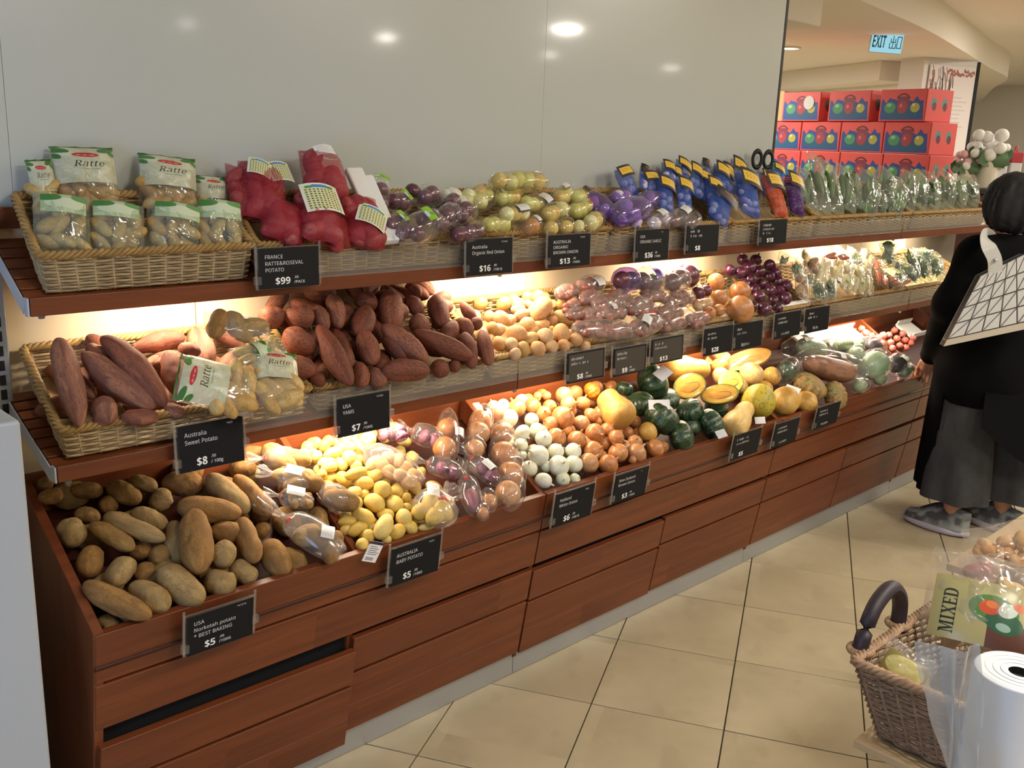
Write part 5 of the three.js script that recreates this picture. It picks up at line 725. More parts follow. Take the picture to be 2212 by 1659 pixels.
// ---------------------------------------------------------------- beyond the wall: cartons, hall, sign
const yaw2 = (o, dir) => { o.rotation.y = Math.atan2(-dir.z, dir.x); return o; };     // local x along dir
const far = (px, py, d) => EYE.clone().addScaledVector(ray(px, py), d);
{ // partition and hall walls
  const a = atY(1655, 170, LOWC), b = atY(1972, 136, LOWC), L = a.distanceTo(b), d = b.clone().sub(a).normalize();
  const w = yaw2(struct('wall_hall', plain(L, LOWC, 0.12), paint, (a.x + b.x) / 2 + 0.06, LOWC / 2, (a.z + b.z) / 2), d);
  const k = yaw2(struct('beam_hall', box(L + 0.1, 0.18, 0.4, 0.005), paint, (a.x + b.x) / 2, LOWC - 0.09, (a.z + b.z) / 2), d); k.translateZ(k.position.clone().sub(EYE).dot(V(0, 0, 1).applyQuaternion(k.quaternion)) > 0 ? -0.18 : 0.18);
}
const cartonFront = canvasTex(256, 160, (g) => {
  g.fillStyle = '#d8524c'; g.fillRect(0, 0, 256, 160); g.fillStyle = '#28478e'; g.beginPath(); g.moveTo(6, 155); g.lineTo(6, 58);
  for (let i = 0; i <= 12; i++) g.lineTo(14 + i * 19, 44 + (i % 2) * 14 + 12 * Math.sin(i * 1.7)); g.lineTo(251, 155); g.closePath(); g.fill();
  const oval = (c, x, y, a, b) => { g.fillStyle = c; g.beginPath(); g.ellipse(x, y, a, b, 0, 0, 7); g.fill(); };
  g.fillStyle = '#7c3448'; g.fillRect(98, 34, 66, 92); oval('#1f5478', 128, 126, 108, 24); oval('#4a8c60', 58, 92, 33, 29); oval('#7fbf86', 52, 78, 14, 10); oval('#9c3a46', 128, 90, 28, 34); oval('#d06a70', 120, 82, 8, 10); oval('#a8a44a', 200, 92, 26, 25); oval('#d8d878', 190, 78, 8, 8);
  g.strokeStyle = '#5c2026'; g.lineWidth = 8; g.beginPath(); g.arc(130, 62, 40, Math.PI * 1.15, Math.PI * 1.85); g.stroke();
});
const cartonSide = canvasTex(160, 160, (g) => { g.fillStyle = '#d95650'; g.fillRect(0, 0, 160, 160); for (const x of [44, 112]) { g.fillStyle = '#4c8f88'; g.beginPath(); g.ellipse(x, 70, 17, 30, 0, 0, 7); g.fill(); g.fillStyle = '#6c2c38'; g.beginPath(); g.ellipse(x + 4, 84, 13, 22, 0, 0, 7); g.fill(); } });
const cartonRed = std({ color: 0xd8524c, roughness: 0.6 }), cartonMats = [std({ map: cartonFront, roughness: 0.55 }), std({ map: cartonSide, roughness: 0.55 })];
{ // six-sided apple cartons stacked beyond the wall end
  const dir = V(-0.218, 0, 0.976), nrm = V(-0.976, 0, -0.218), P0 = far(2014, 263, 6.7), cw = 0.385, ch = 0.224, cd = 0.29;
  const group = 'red apple cartons stacked beyond the wall', tops = [P0.y + ch, P0.y, P0.y - ch];
  const say = ['top row', 'second row', 'third row'], whichC = ['rightmost', 'second from right', 'third from right', 'leftmost'];
  const rowShift = [-0.06, 0, 0.02], counts = [3, 4, 4], gap = [0.47, 0.392, 0.392];
  for (let r = 0; r < 3; r++) for (let i = 0; i < counts[r]; i++) {
    const c = P0.clone().addScaledVector(dir, -(cw / 2 + i * gap[r]) + rowShift[r]).addScaledVector(nrm, -cd / 2 + (r === 0 ? 0.01 : 0)); c.y = tops[r] - ch / 2;
    const t = thing('apple_carton', `red and blue fruit carton in ${say[r]} of the stack, ${i === counts[r] - 1 ? 'leftmost' : whichC[i]}`, 'carton', c, group); yaw2(t, dir);
    part(t, 'box', box(cw, ch - 0.003, cd, 0.004), cartonRed); part(t, 'printed_front', new THREE.PlaneGeometry(cw - 0.008, ch - 0.012), cartonMats[0], 0, 0, cd / 2 + 0.0012).rotation.y = 0;
    const front = t.children[1]; if (V(0, 0, 1).applyQuaternion(t.quaternion).dot(nrm) < 0) { front.position.z *= -1; front.rotation.y = Math.PI; }
    const sd = part(t, 'printed_side', new THREE.PlaneGeometry(cd - 0.008, ch - 0.012), cartonMats[1], cw / 2 + 0.0012, 0, 0); sd.rotation.y = Math.PI / 2;
    if (r === 0 && i === 2) { const f = part(t, 'round_sticker', new THREE.CylinderGeometry(0.052, 0.052, 0.002, 28).rotateX(Math.PI / 2), std({ color: 0xc9c9c4, roughness: 0.6 }), 0, 0.03, front.position.z * 1.02); f.position.x = 0.08 * (front.position.z < 0 ? -1 : 1); }
  }
  const base = P0.clone().addScaledVector(dir, -0.78).addScaledVector(nrm, -cd / 2), h = P0.y - ch * 2;
  const st = thing('carton_stand', 'plain brown plinth carrying the stack of red cartons', 'stand', V(base.x, 0, base.z)); yaw2(st, dir); part(st, 'plinth', box(1.62, h - 0.03, 0.34, 0.01), woodDark, 0, h / 2 - 0.015, 0); part(st, 'top_board', box(1.66, 0.028, 0.38, 0.004), wood, 0, h - 0.0155, 0);
  const q = P0.clone().addScaledVector(dir, -1.49).addScaledVector(nrm, -0.1); q.y = P0.y + 0.12; const cb = yaw2(mesh('cardboard_box', box(0.2, 0.235, 0.2, 0.004), std({ color: 0xb99468, roughness: 0.8 })), dir); cb.position.copy(q); tag(cb, 'plain tan cardboard box standing left of the top carton row', 'box');
}
{ // hanging exit sign
  const p = far(1917, 80, 7.2), t = thing('exit_sign', 'lit white and cyan hanging sign reading EXIT beside two characters', 'sign', p); t.quaternion.setFromUnitVectors(V(0, 0, 1), V(-0.82, -0.12, 0.55).normalize());
  const tex = canvasTex(256, 224, (g) => {
    g.fillStyle = '#9fdcec'; g.fillRect(0, 0, 256, 224); g.fillStyle = '#d8fbff'; g.fillRect(0, 0, 256, 62); g.fillStyle = '#123a3c'; g.save(); g.translate(10, 190); g.scale(0.62, 1.45); g.font = 'bold 84px sans-serif'; g.fillText('EXIT', 0, 0, 220); g.restore();
    g.strokeStyle = '#123a3c'; g.lineWidth = 6; g.beginPath(); for (const [x, y, w, h] of [[160, 120, 36, 26], [154, 152, 48, 36]]) { g.moveTo(x, y); g.lineTo(x, y + h); g.lineTo(x + w, y + h); g.lineTo(x + w, y); } g.moveTo(178, 100); g.lineTo(178, 188); g.stroke(); g.strokeRect(212, 106, 32, 80);
  });
  part(t, 'housing', box(0.235, 0.23, 0.05, 0.006), paintWhite); part(t, 'lit_face', new THREE.PlaneGeometry(0.225, 0.22), std({ color: 0x222222, emissive: 0xffffff, emissiveMap: tex, emissiveIntensity: 0.9, roughness: 0.4 }), 0, 0, 0.0262);
  const rod = part(t, 'hanger', new THREE.CylinderGeometry(0.006, 0.006, LOWC - p.y, 8), metal, 0, (LOWC - p.y) / 2 + 0.05, 0);
  const l = new THREE.RectAreaLight(0xc8f4ff, 0.8, 0.22, 0.18); l.position.z = 0.032; l.rotation.y = Math.PI; l.name = 'sign_light'; l.castShadow = true; t.add(l);
}
{ // poster with twigs and dark hanging cords on the hall column
  const d = 8.6, A = far(1992, 135, d), B = far(2102, 190, d * 1.03), dir = B.clone().sub(A).setY(0).normalize(), c = far(2046, 240, d * 1.02), t = thing('wall_poster', 'white hall poster with thin dark twigs along its top edge', 'poster', c); yaw2(t, dir);
  const col = yaw2(struct('column_hall', plain(0.62, LOWC, 0.3), paintWhite), dir); col.position.set(c.x, LOWC / 2, c.z); col.translateZ(-0.17);
  part(t, 'sheet', box(0.52, 0.78, 0.01, 0.002), std({ color: 0xe6e0dc, roughness: 0.6 }));
  part(t, 'print', new THREE.PlaneGeometry(0.51, 0.77), std({ map: canvasTex(256, 384, (g) => { g.fillStyle = '#e2dcd8'; g.fillRect(0, 0, 256, 384); for (let i = 0; i < 40; i++) { g.strokeStyle = i % 3 ? '#4a3c40' : '#8a4c4c'; g.lineWidth = 2 + hash(i, 1, 9) * 3; g.beginPath(); const x = hash(i, 2, 9) * 120, y = hash(i, 3, 9) * 150; g.moveTo(x, y); g.quadraticCurveTo(x + 14, y + 30, x - 10 + hash(i, 5, 9) * 30, y + 60 + hash(i, 4, 9) * 60); g.stroke(); } for (let i = 0; i < 26; i++) { g.fillStyle = '#a06a66'; g.beginPath(); g.ellipse(100 + i * 6, 14 + hash(i, 7, 9) * 24, 5, 9, i, 0, 7); g.fill(); } g.fillStyle = '#c9c4c6'; for (let i = 0; i < 8; i++) g.fillRect(120, 130 + i * 18, 60 + hash(i, 8, 9) * 50, 5); }), roughness: 0.6 }), 0, 0, 0.0062);
  const ed = yaw2(struct('trim_2', box(0.03, LOWC - 0.02, 0.02, 0.004, 'y'), black), dir); ed.position.set(c.x, LOWC / 2, c.z); ed.translateX(0.305); ed.translateZ(-0.015);
}
{ // counter with flowers and gift packs
  const c0 = far(2140, 408, 6.4), t = thing('flower_counter', 'dark counter carrying flowers and gift packs behind the shopper', 'counter', V(c0.x, 0, c0.z)); t.rotation.y = -0.9; part(t, 'top', box(1.1, 0.03, 0.5, 0.004), black, 0, c0.y - 0.015, 0); part(t, 'body', box(1.04, c0.y - 0.03, 0.44, 0.006), woodDark, 0, (c0.y - 0.03) / 2, 0);
  const petal = new THREE.SphereGeometry(0.5, 10, 8), whiteP = std({ color: 0xf4f2ee, roughness: 0.6 }), pinkP = std({ color: 0xe8b8b8, roughness: 0.6 }), leafP = std({ color: 0x5f7d58, roughness: 0.7 }), potM = std({ color: 0xe4dcc8, roughness: 0.6 }), redM = std({ color: 0xc83a48, roughness: 0.5 });
  const bq = (px, n, size, m1, label) => { const p = far(px, 405, 6.3), s = 6.3 / F, o = thing('potted_flowers', label, 'flowers', p); part(o, 'pot', new THREE.CylinderGeometry(size * 0.5, size * 0.38, size * 1.2, 18), potM, 0, size * 0.6 + 0.002, 0); for (let i = 0; i < n; i++) { const a = i * 2.4, r = size * 0.75 * Math.sqrt(i / n), f = part(o, 'flower', petal, i % 3 ? m1 : whiteP, Math.cos(a) * r, size * (1.35 + 0.9 * hash(i, 2, 2)), Math.sin(a) * r); f.scale.setScalar(size * (0.35 + 0.25 * hash(i, 3, 2))); } for (let i = 0; i < 6; i++) { const q = part(o, 'leaf', leafGeo[i % 3], leafP, Math.cos(i) * size * 0.6, size * 1.3, Math.sin(i) * size * 0.6); q.scale.setScalar(size * 0.9); q.rotation.set(0.5 * Math.cos(i), i, 0.6 * Math.sin(i)); } };
  bq(2126, 16, 0.15, whiteP, 'white flowers in a cream pot on the dark counter'); bq(2080, 12, 0.1, pinkP, 'smaller pink and white flowers with green leaves on the counter');
  for (const [i, px] of [2152, 2182].entries()) { const p = far(px, 408, 6.35), o = thing('gift_bag', ['red and white gift bag nearest the white flowers', 'red topped white gift bag behind the head of the shopper'][i], 'gift bag', p); o.rotation.y = 0.6; part(o, 'bag', box(0.11, 0.2, 0.07, 0.01), whiteP, 0, 0.102, 0); part(o, 'red_flap', box(0.115, 0.07, 0.074, 0.008), redM, 0, 0.2, 0); part(o, 'handle', new THREE.TorusGeometry(0.028, 0.004, 6, 18), redM, 0, 0.245, 0); }
}

// ---------------------------------------------------------------- the shopper
// surface of a field fn(p) < 0, meshed on a grid by surface nets
function netted(fn, lo, hi, cell) {
  const n = [0, 1, 2].map((i) => Math.ceil((hi[i] - lo[i]) / cell) + 1), val = new Float32Array(n[0] * n[1] * n[2]), id = (i, j, k) => (k * n[1] + j) * n[0] + i, at = new Int32Array(val.length).fill(-1), pos = [], idx = [];
  for (let k = 0; k < n[2]; k++) for (let j = 0; j < n[1]; j++) for (let i = 0; i < n[0]; i++) val[id(i, j, k)] = fn(lo[0] + i * cell, lo[1] + j * cell, lo[2] + k * cell);
  const E = []; for (let a = 0; a < 8; a++) for (const b of [1, 2, 4]) if (!(a & b)) E.push([a, a | b]);
  for (let k = 0; k < n[2] - 1; k++) for (let j = 0; j < n[1] - 1; j++) for (let i = 0; i < n[0] - 1; i++) {
    const c = []; let neg = 0; for (let a = 0; a < 8; a++) { const v = val[id(i + (a & 1), j + ((a >> 1) & 1), k + (a >> 2))]; c.push(v); if (v < 0) neg++; }
    if (!neg || neg === 8) continue; let x = 0, y = 0, z = 0, m = 0;
    for (const [a, b] of E) if ((c[a] < 0) !== (c[b] < 0)) { const t = c[a] / (c[a] - c[b]); x += (a & 1) + t * ((b & 1) - (a & 1)); y += ((a >> 1) & 1) + t * (((b >> 1) & 1) - ((a >> 1) & 1)); z += (a >> 2) + t * ((b >> 2) - (a >> 2)); m++; }
    at[id(i, j, k)] = pos.length / 3; pos.push(lo[0] + (i + x / m) * cell, lo[1] + (j + y / m) * cell, lo[2] + (k + z / m) * cell);
  }
  const st = [1, n[0], n[0] * n[1]];
  for (let k = 1; k < n[2] - 1; k++) for (let j = 1; j < n[1] - 1; j++) for (let i = 1; i < n[0] - 1; i++) for (let a = 0; a < 3; a++) {
    const o = id(i, j, k), s = val[o] < 0; if (s === (val[o + st[a]] < 0)) continue; const u = st[(a + 1) % 3], w = st[(a + 2) % 3], q = [at[o - u - w], at[o - w], at[o], at[o - u]]; if (q.some((e) => e < 0)) continue;
    if (s) idx.push(q[0], q[1], q[2], q[0], q[2], q[3]); else idx.push(q[0], q[2], q[1], q[0], q[3], q[2]);
  }
  const g = new THREE.BufferGeometry(); g.setAttribute('position', new THREE.Float32BufferAttribute(pos, 3)); g.setIndex(idx); g.computeVertexNormals(); g.setAttribute('uv', new THREE.Float32BufferAttribute(new Float32Array(pos.length / 3 * 2), 2)); return g;
}
const cap = (x, y, z, a, b, ra, rb) => { const dx = b.x - a.x, dy = b.y - a.y, dz = b.z - a.z, t = clamp(((x - a.x) * dx + (y - a.y) * dy + (z - a.z) * dz) / (dx * dx + dy * dy + dz * dz)); return Math.hypot(x - a.x - t * dx, y - a.y - t * dy, z - a.z - t * dz) - mix(ra, rb, t); };
const ell = (x, y, z, c, r) => { const q = Math.hypot((x - c.x) / r[0], (y - c.y) / r[1], (z - c.z) / r[2]); return (q - 1) * Math.min(...r); };
const smin = (a, b, k) => { const h = clamp(0.5 + 0.5 * (b - a) / k); return mix(b, a, h) - k * h * (1 - h); };
{
  const t = thing('person', 'person in a long black coat and wide grey trousers, seen from behind at far bins', 'person', V(4.37, 0, -1.5)); t.rotation.y = 160 * Math.PI / 180; t.updateMatrixWorld(true);
  const loc = (p) => t.worldToLocal(p.clone());
  const hand = loc(atZ(2003, 782, -1.78)), elbow = loc(atZ(2050, 655, -1.6)), shL = V(0.165, 1.235, -0.01), shR = V(-0.165, 1.235, -0.01), elR = V(-0.23, 0.98, 0.02), haR = V(-0.2, 0.76, 0.14);
  const headC = V(0, 1.44, 0.02), skinM = std({ color: 0xc08a6a, roughness: 0.6 }), coatM = phys({ color: 0x060607, roughness: 0.95, specularIntensity: 0.25 }), greyM = std({ map: pixels(128, 128, (u, v) => { const a = 46 + 14 * fbm(u * 40, v * 8, 2, 2) + 6 * noise(u * 64, v * 64, 1); return [a, a, a + 1]; }), roughness: 0.9 }), hairM = std({ map: pixels(128, 128, (u, v) => { const a = 12 + 14 * fbm(u * 40, v * 3, 2, 2); return [a, a * 0.95, a * 1.1]; }), roughness: 0.75 });
  const fwd = hand.clone().sub(elbow).normalize(), palmN = V(0.2, -0.3, 0.9).cross(fwd).normalize(), side = fwd.clone().cross(palmN).normalize(), fingers = [];
  for (let f = 0; f < 4; f++) { const b = hand.clone().addScaledVector(fwd, 0.07).addScaledVector(side, (f - 1.5) * 0.019), m = b.clone().addScaledVector(fwd, 0.03 * [0.9, 1.1, 1, 0.8][f]).addScaledVector(palmN, 0.012), e = m.clone().addScaledVector(fwd, 0.014).addScaledVector(palmN, 0.028); fingers.push([hand.clone().addScaledVector(side, (f - 1.5) * 0.015), b, 0.011, 0.0095], [b, m, 0.0095, 0.0085], [m, e, 0.0085, 0.007]); }
  { const b = hand.clone().addScaledVector(side, -0.036).addScaledVector(fwd, 0.03), e = b.clone().addScaledVector(fwd, 0.03).addScaledVector(side, -0.012).addScaledVector(palmN, 0.014); fingers.push([hand.clone().addScaledVector(side, -0.02), b, 0.013, 0.011], [b, e, 0.0105, 0.008]); }
  const legs = [[V(0.085, 0.8, 0), V(0.1, 0.42, 0.03), V(0.1, 0.07, -0.03)], [V(-0.085, 0.8, 0), V(-0.12, 0.42, 0.02), V(-0.15, 0.07, -0.1)]];
  const bodyF = (x, y, z) => {
    let d = ell(x, y, z, headC, [0.076, 0.108, 0.094]); d = smin(d, ell(x, y, z, V(0, 1.4, 0.105), [0.012, 0.022, 0.016]), 0.012); d = smin(d, ell(x, y, z, V(0, 1.385, 0.04), [0.055, 0.06, 0.06]), 0.03);
    for (const s of [-1, 1]) d = smin(d, ell(x, y, z, V(s * 0.078, 1.43, 0.01), [0.009, 0.03, 0.018]), 0.008);
    d = smin(d, cap(x, y, z, V(0, 1.35, 0), V(0, 1.24, -0.01), 0.048, 0.055), 0.03);
    d = smin(d, cap(x, y, z, V(0, 1.2, -0.01), V(0, 0.86, 0), 0.12, 0.12), 0.06); d = smin(d, cap(x, y, z, shL, shR, 0.055, 0.055), 0.05);
    for (const [a, b, c, r] of [[shL, elbow, hand, 1], [shR, elR, haR, 1]]) { d = smin(d, cap(x, y, z, a, b, 0.046, 0.036), 0.03); d = smin(d, cap(x, y, z, b, c, 0.036, 0.024), 0.02); }
    for (const l of legs) { d = smin(d, cap(x, y, z, l[0], l[1], 0.078, 0.052), 0.03); d = smin(d, cap(x, y, z, l[1], l[2], 0.052, 0.034), 0.02); d = smin(d, cap(x, y, z, l[2], l[2].clone().add(V(0, -0.03, 0.1)), 0.034, 0.026), 0.02); }
    return d;
  };
  const handF = (x, y, z) => { let d = ell(x, y, z, hand.clone().addScaledVector(fwd, 0.035), [0.032, 0.036, 0.032]) + 0.006; d = smin(d, cap(x, y, z, elbow.clone().lerp(hand, 0.8), hand, 0.026, 0.024), 0.02); for (const [a, b, r1, r2] of fingers) d = smin(d, cap(x, y, z, a, b, r1, r2), 0.006); return d; };
  const hb = [hand.x - 0.13, hand.y - 0.13, hand.z - 0.13];
  const geo = merged([netted(bodyF, [-0.4, 0.0, -0.3], [0.55, 1.6, 0.55], 0.013), netted(handF, hb, hb.map((v) => v + 0.28), 0.0042)]);
  part(t, 'body', geo, skinM);
  for (const s of [-1, 1]) { part(t, 'eye', new THREE.SphereGeometry(0.011, 12, 10), std({ color: 0x201812, roughness: 0.2 }), s * 0.032, 1.445, 0.1); }
  part(t, 'mouth', new THREE.CapsuleGeometry(0.006, 0.03, 4, 8).rotateZ(Math.PI / 2), std({ color: 0x9a4c48, roughness: 0.5 }), 0, 1.365, 0.098);
  const hairF = (x, y, z) => { let d = ell(x, y, z, V(0, 1.462, -0.008), [0.112, 0.122, 0.122]); d = smin(d, ell(x, y, z, V(0, 1.415, -0.035), [0.112, 0.085, 0.095]), 0.05); d = Math.max(d, -(ell(x, y, z, V(0, 1.40, 0.14), [0.07, 0.1, 0.09]))); return d + (fbm(Math.atan2(x, z) * 9, y * 3, 4, 2) - 0.5) * 0.03 * smooth(1.58, 1.5, y) + (fbm(x * 60, y * 14, z * 60, 2) - 0.5) * 0.01; };
  const hg = netted(hairF, [-0.16, 1.22, -0.2], [0.16, 1.62, 0.16], 0.009), hp = hg.attributes.position; for (let i = 0; i < hp.count; i++) hg.attributes.uv.setXY(i, Math.atan2(hp.getX(i), hp.getZ(i)) / 3, hp.getY(i) * 2); part(t, 'hair', hg, hairM);
  const wrist = elbow.clone().lerp(hand, 0.86), wristR = elR.clone().lerp(haR, 0.86);
  const coatF = (x, y, z) => {
    let d = cap(x, y, z, V(0, 1.18, -0.01), V(0, 0.74, 0.0), 0.145, 0.185); d = smin(d, ell(x, y, z, V(0, 0.72, -0.02), [0.235, 0.2, 0.19]), 0.08); d = smin(d, cap(x, y, z, shL, shR, 0.078, 0.078), 0.07); d = smin(d, cap(x, y, z, V(0, 1.3, -0.01), V(0, 1.2, -0.01), 0.07, 0.1), 0.04);
    d = smin(d, cap(x, y, z, shL, elbow, 0.072, 0.055), 0.05); d = smin(d, cap(x, y, z, elbow, wrist, 0.055, 0.046), 0.05); d = smin(d, cap(x, y, z, shR, elR, 0.075, 0.066), 0.04); d = smin(d, cap(x, y, z, elR, wristR, 0.066, 0.05), 0.03);
    d = Math.max(d, 0.6 - y, y - 1.325); return d + (fbm(x * 7, y * 4, z * 7, 2) - 0.5) * 0.022;
  };
  // long front panels and back flap of the open coat
  const flap = (a0, a1, top, hem, rx, rz, flare, point) => { const f = (off) => sheet(14, 16, (u, v) => { const a = mix(a0, a1, u), h = mix(top, hem + (point ? point * Math.pow(Math.abs(u - 0.5) * 2, 1.4) : 0), v), q = 1 + flare * v + 0.05 * Math.sin(u * 15 + 2 * v) * v; return V(Math.sin(a) * (rx * q + off), h, Math.cos(a) * (rz * q + off)); }); const g = f(0), k = f(-0.008); for (let i = 0; i < k.index.count; i += 3) { const e = k.index.array[i]; k.index.array[i] = k.index.array[i + 1]; k.index.array[i + 1] = e; } k.computeVertexNormals(); return [g, k]; };
  part(t, 'coat', merged([netted(coatF, [-0.45, 0.55, -0.35], [0.6, 1.4, 0.6], 0.014), ...flap(0.0, 1.5, 0.74, 0.19, 0.215, 0.2, 0.06), ...flap(-1.3, -0.2, 0.74, 0.22, 0.215, 0.2, 0.1), ...flap(2.35, 4.3, 0.72, 0.36, 0.22, 0.2, 0.55, 0.2)]), coatM);
  const trouser = (hip, ank, ph) => sheet(36, 18, (u, v) => { const a = u * Math.PI * 2, r = mix(0.1, 0.135, smooth(0, 1, v)) * (1 + 0.09 * Math.sin(a * 6 + ph) * v), c = hip.clone().lerp(V(ank.x * 1.02, 0.17, ank.z + 0.02), v); return V(c.x + Math.cos(a) * r * 0.95, c.y, c.z + Math.sin(a) * r * 1.15); });
  for (const [i, l] of legs.entries()) part(t, 'trouser_leg', trouser(l[0].clone().setY(0.86), l[2], i * 2), greyM);
  const soleM = std({ color: 0xb9b2ba, roughness: 0.7 }), upM = std({ map: pixels(64, 64, (u, v) => { const n = fbm(u * 9, v * 9, 4, 3); return mix3(hex('#4c4a48'), hex('#8f9490'), smooth(0.35, 0.65, n)); }), roughness: 0.8 }), laceM = std({ color: 0xa89c84, roughness: 0.8 });
  for (const l of legs) {
    const sh = new THREE.Group(); sh.name = 'shoe'; t.add(sh); sh.position.set(l[2].x, 0, l[2].z); sh.rotation.y = l[2].x > 0 ? 0.3 : 0.1; sh.scale.set(1.15, 1.15, 1.2);
    const ws = (q) => 0.036 + 0.012 * Math.sin(Math.min(1, q * 1.15) * Math.PI * 0.85), zz = (q) => -0.07 + q * 0.255;
    part(sh, 'sole', sheet(24, 6, (u, v) => { const a = u * Math.PI * 2, q = 0.5 + 0.5 * Math.cos(a), w = ws(q) * 1.12 * Math.sqrt(Math.max(0, 1 - Math.pow(2 * q - 1, 6))); const s = v < 0.2 ? v / 0.2 : v > 0.8 ? (1 - v) / 0.2 : 1; return V(Math.sign(Math.sin(a)) * w * Math.pow(Math.abs(Math.sin(a)), 0.4) * s, 0.002 + 0.03 * clamp((v - 0.2) / 0.6) + (q > 0.85 ? (q - 0.85) * 0.06 : 0), mix(0.05, zz(q), s)); }), soleM);
    part(sh, 'upper', sheet(18, 16, (u, v) => { const a = u * Math.PI, q = v, h = 0.03 + (q < 0.42 ? mix(0.075, 0.085, q / 0.42) : mix(0.085, 0.026, smooth(0.42, 0.95, q))) * (q > 0.95 ? (1 - q) / 0.05 : 1), w = ws(q) * (q < 0.08 ? q / 0.08 : q > 0.93 ? (1 - q) / 0.07 : 1); return V(Math.cos(a) * w * (1 - 0.25 * Math.sin(a) * (q < 0.4 ? 1 : 0.5)), 0.028 + Math.pow(Math.sin(a), 0.7) * (h - 0.03), zz(q * 0.97 + 0.01)); }), upM);
    for (let i = 0; i < 4; i++) part(sh, 'lace', new THREE.CapsuleGeometry(0.0035, 0.04, 3, 6).rotateZ(Math.PI / 2), laceM, 0, 0.102 - i * 0.011, 0.045 + i * 0.024);
  }
  // white tote of triangular plates hung from the shoulder
  const plN = V(-0.86, 0.1, 0.5).normalize(), pl0 = far(2130, 660, 3.83), on = (x, y) => onPlane(x, y, pl0, plN), bag = thing('tote_bag', 'white tote bag of triangular plates hanging from the shoulder of the person in black', 'bag', on(2130, 745));
  const bl = (p) => p.clone().sub(bag.position), c4 = [on(2038, 748), on(2238, 706), on(2215, 548), on(2118, 596)].map(bl), q = (u, v) => c4[0].clone().lerp(c4[1], u).lerp(c4[3].clone().lerp(c4[2], u), v), plate = std({ color: 0xcfcfca, roughness: 0.3 }), seamM = std({ color: 0x26262a, roughness: 0.7 }), trimM = std({ color: 0xc2b8a4, roughness: 0.6 });
  const slab = (fn, d0, d1) => { const f = sheet(6, 6, (u, v) => fn(u, v).addScaledVector(plN, d1)), k = sheet(6, 6, (u, v) => fn(1 - u, v).addScaledVector(plN, d0)); return merged([f, k, sheet(6, 1, (u, v) => fn(u, 0).addScaledVector(plN, mix(d0, d1, v))), sheet(6, 1, (u, v) => fn(1 - u, 1).addScaledVector(plN, mix(d0, d1, v))), sheet(6, 1, (u, v) => fn(0, 1 - u).addScaledVector(plN, mix(d0, d1, v))), sheet(6, 1, (u, v) => fn(1, u).addScaledVector(plN, mix(d0, d1, v)))]); };
  part(bag, 'lining', slab(q, -0.09, -0.002), seamM); part(bag, 'back_panel', slab(q, -0.1, -0.091), plate);
  const NU = 5, NV = 4, tri = (a, b, c) => { const m = a.clone().add(b).add(c).multiplyScalar(1 / 3), s = [a, b, c].map((p) => p.clone().lerp(m, 0.07)), up = s.map((p) => p.clone().lerp(m, 0.12).addScaledVector(plN, 0.005)), pos = []; const T3 = (x, y, z) => pos.push(...x.toArray(), ...y.toArray(), ...z.toArray()); T3(up[0], up[1], up[2]); for (let i = 0; i < 3; i++) { const j = (i + 1) % 3; T3(s[i], s[j], up[j]); T3(s[i], up[j], up[i]); } const g = new THREE.BufferGeometry(); g.setAttribute('position', new THREE.Float32BufferAttribute(pos, 3)); g.computeVertexNormals(); g.setAttribute('uv', new THREE.Float32BufferAttribute(new Float32Array(pos.length / 3 * 2), 2)); return g; };
  for (let i = 0; i < NU; i++) for (let j = 0; j < NV; j++) { const P = (a, b) => q((i + a) / NU, 0.1 + 0.9 * (j + b) / NV); part(bag, 'plate', tri(P(0, 0), P(1, 0), P(1, 1)), plate); part(bag, 'plate', tri(P(0, 0), P(1, 1), P(0, 1)), plate); }
  part(bag, 'base_trim', slab((u, v) => q(u, v * 0.095), -0.1, 0.004), trimM);
  const shW = t.localToWorld(shL.clone().add(V(-0.03, 0.085, -0.01))), st = [on(2150, 590), on(2146, 560).addScaledVector(plN, 0.02), on(2132, 532).addScaledVector(plN, 0.03), shW.clone().add(V(0, 0.004, 0)), shW.clone().add(V(0.09, -0.06, 0.02))].map(bl);
  const sc = new THREE.CatmullRomCurve3(st), ribbon = (off) => sheet(4, 30, (u, v) => { const p = sc.getPoint(off < 0 ? 1 - v : v), tn = sc.getTangent(off < 0 ? 1 - v : v), sd = tn.clone().cross(plN).normalize(); return p.addScaledVector(sd, (u - 0.5) * 0.052).addScaledVector(plN, off); });
  part(bag, 'strap', merged([ribbon(0.003), ribbon(-0.002)]), plate);
  part(bag, 'strap_stud', new THREE.SphereGeometry(0.008, 10, 8), metal, ...bl(on(2147, 562).addScaledVector(plN, 0.03)).toArray());
}

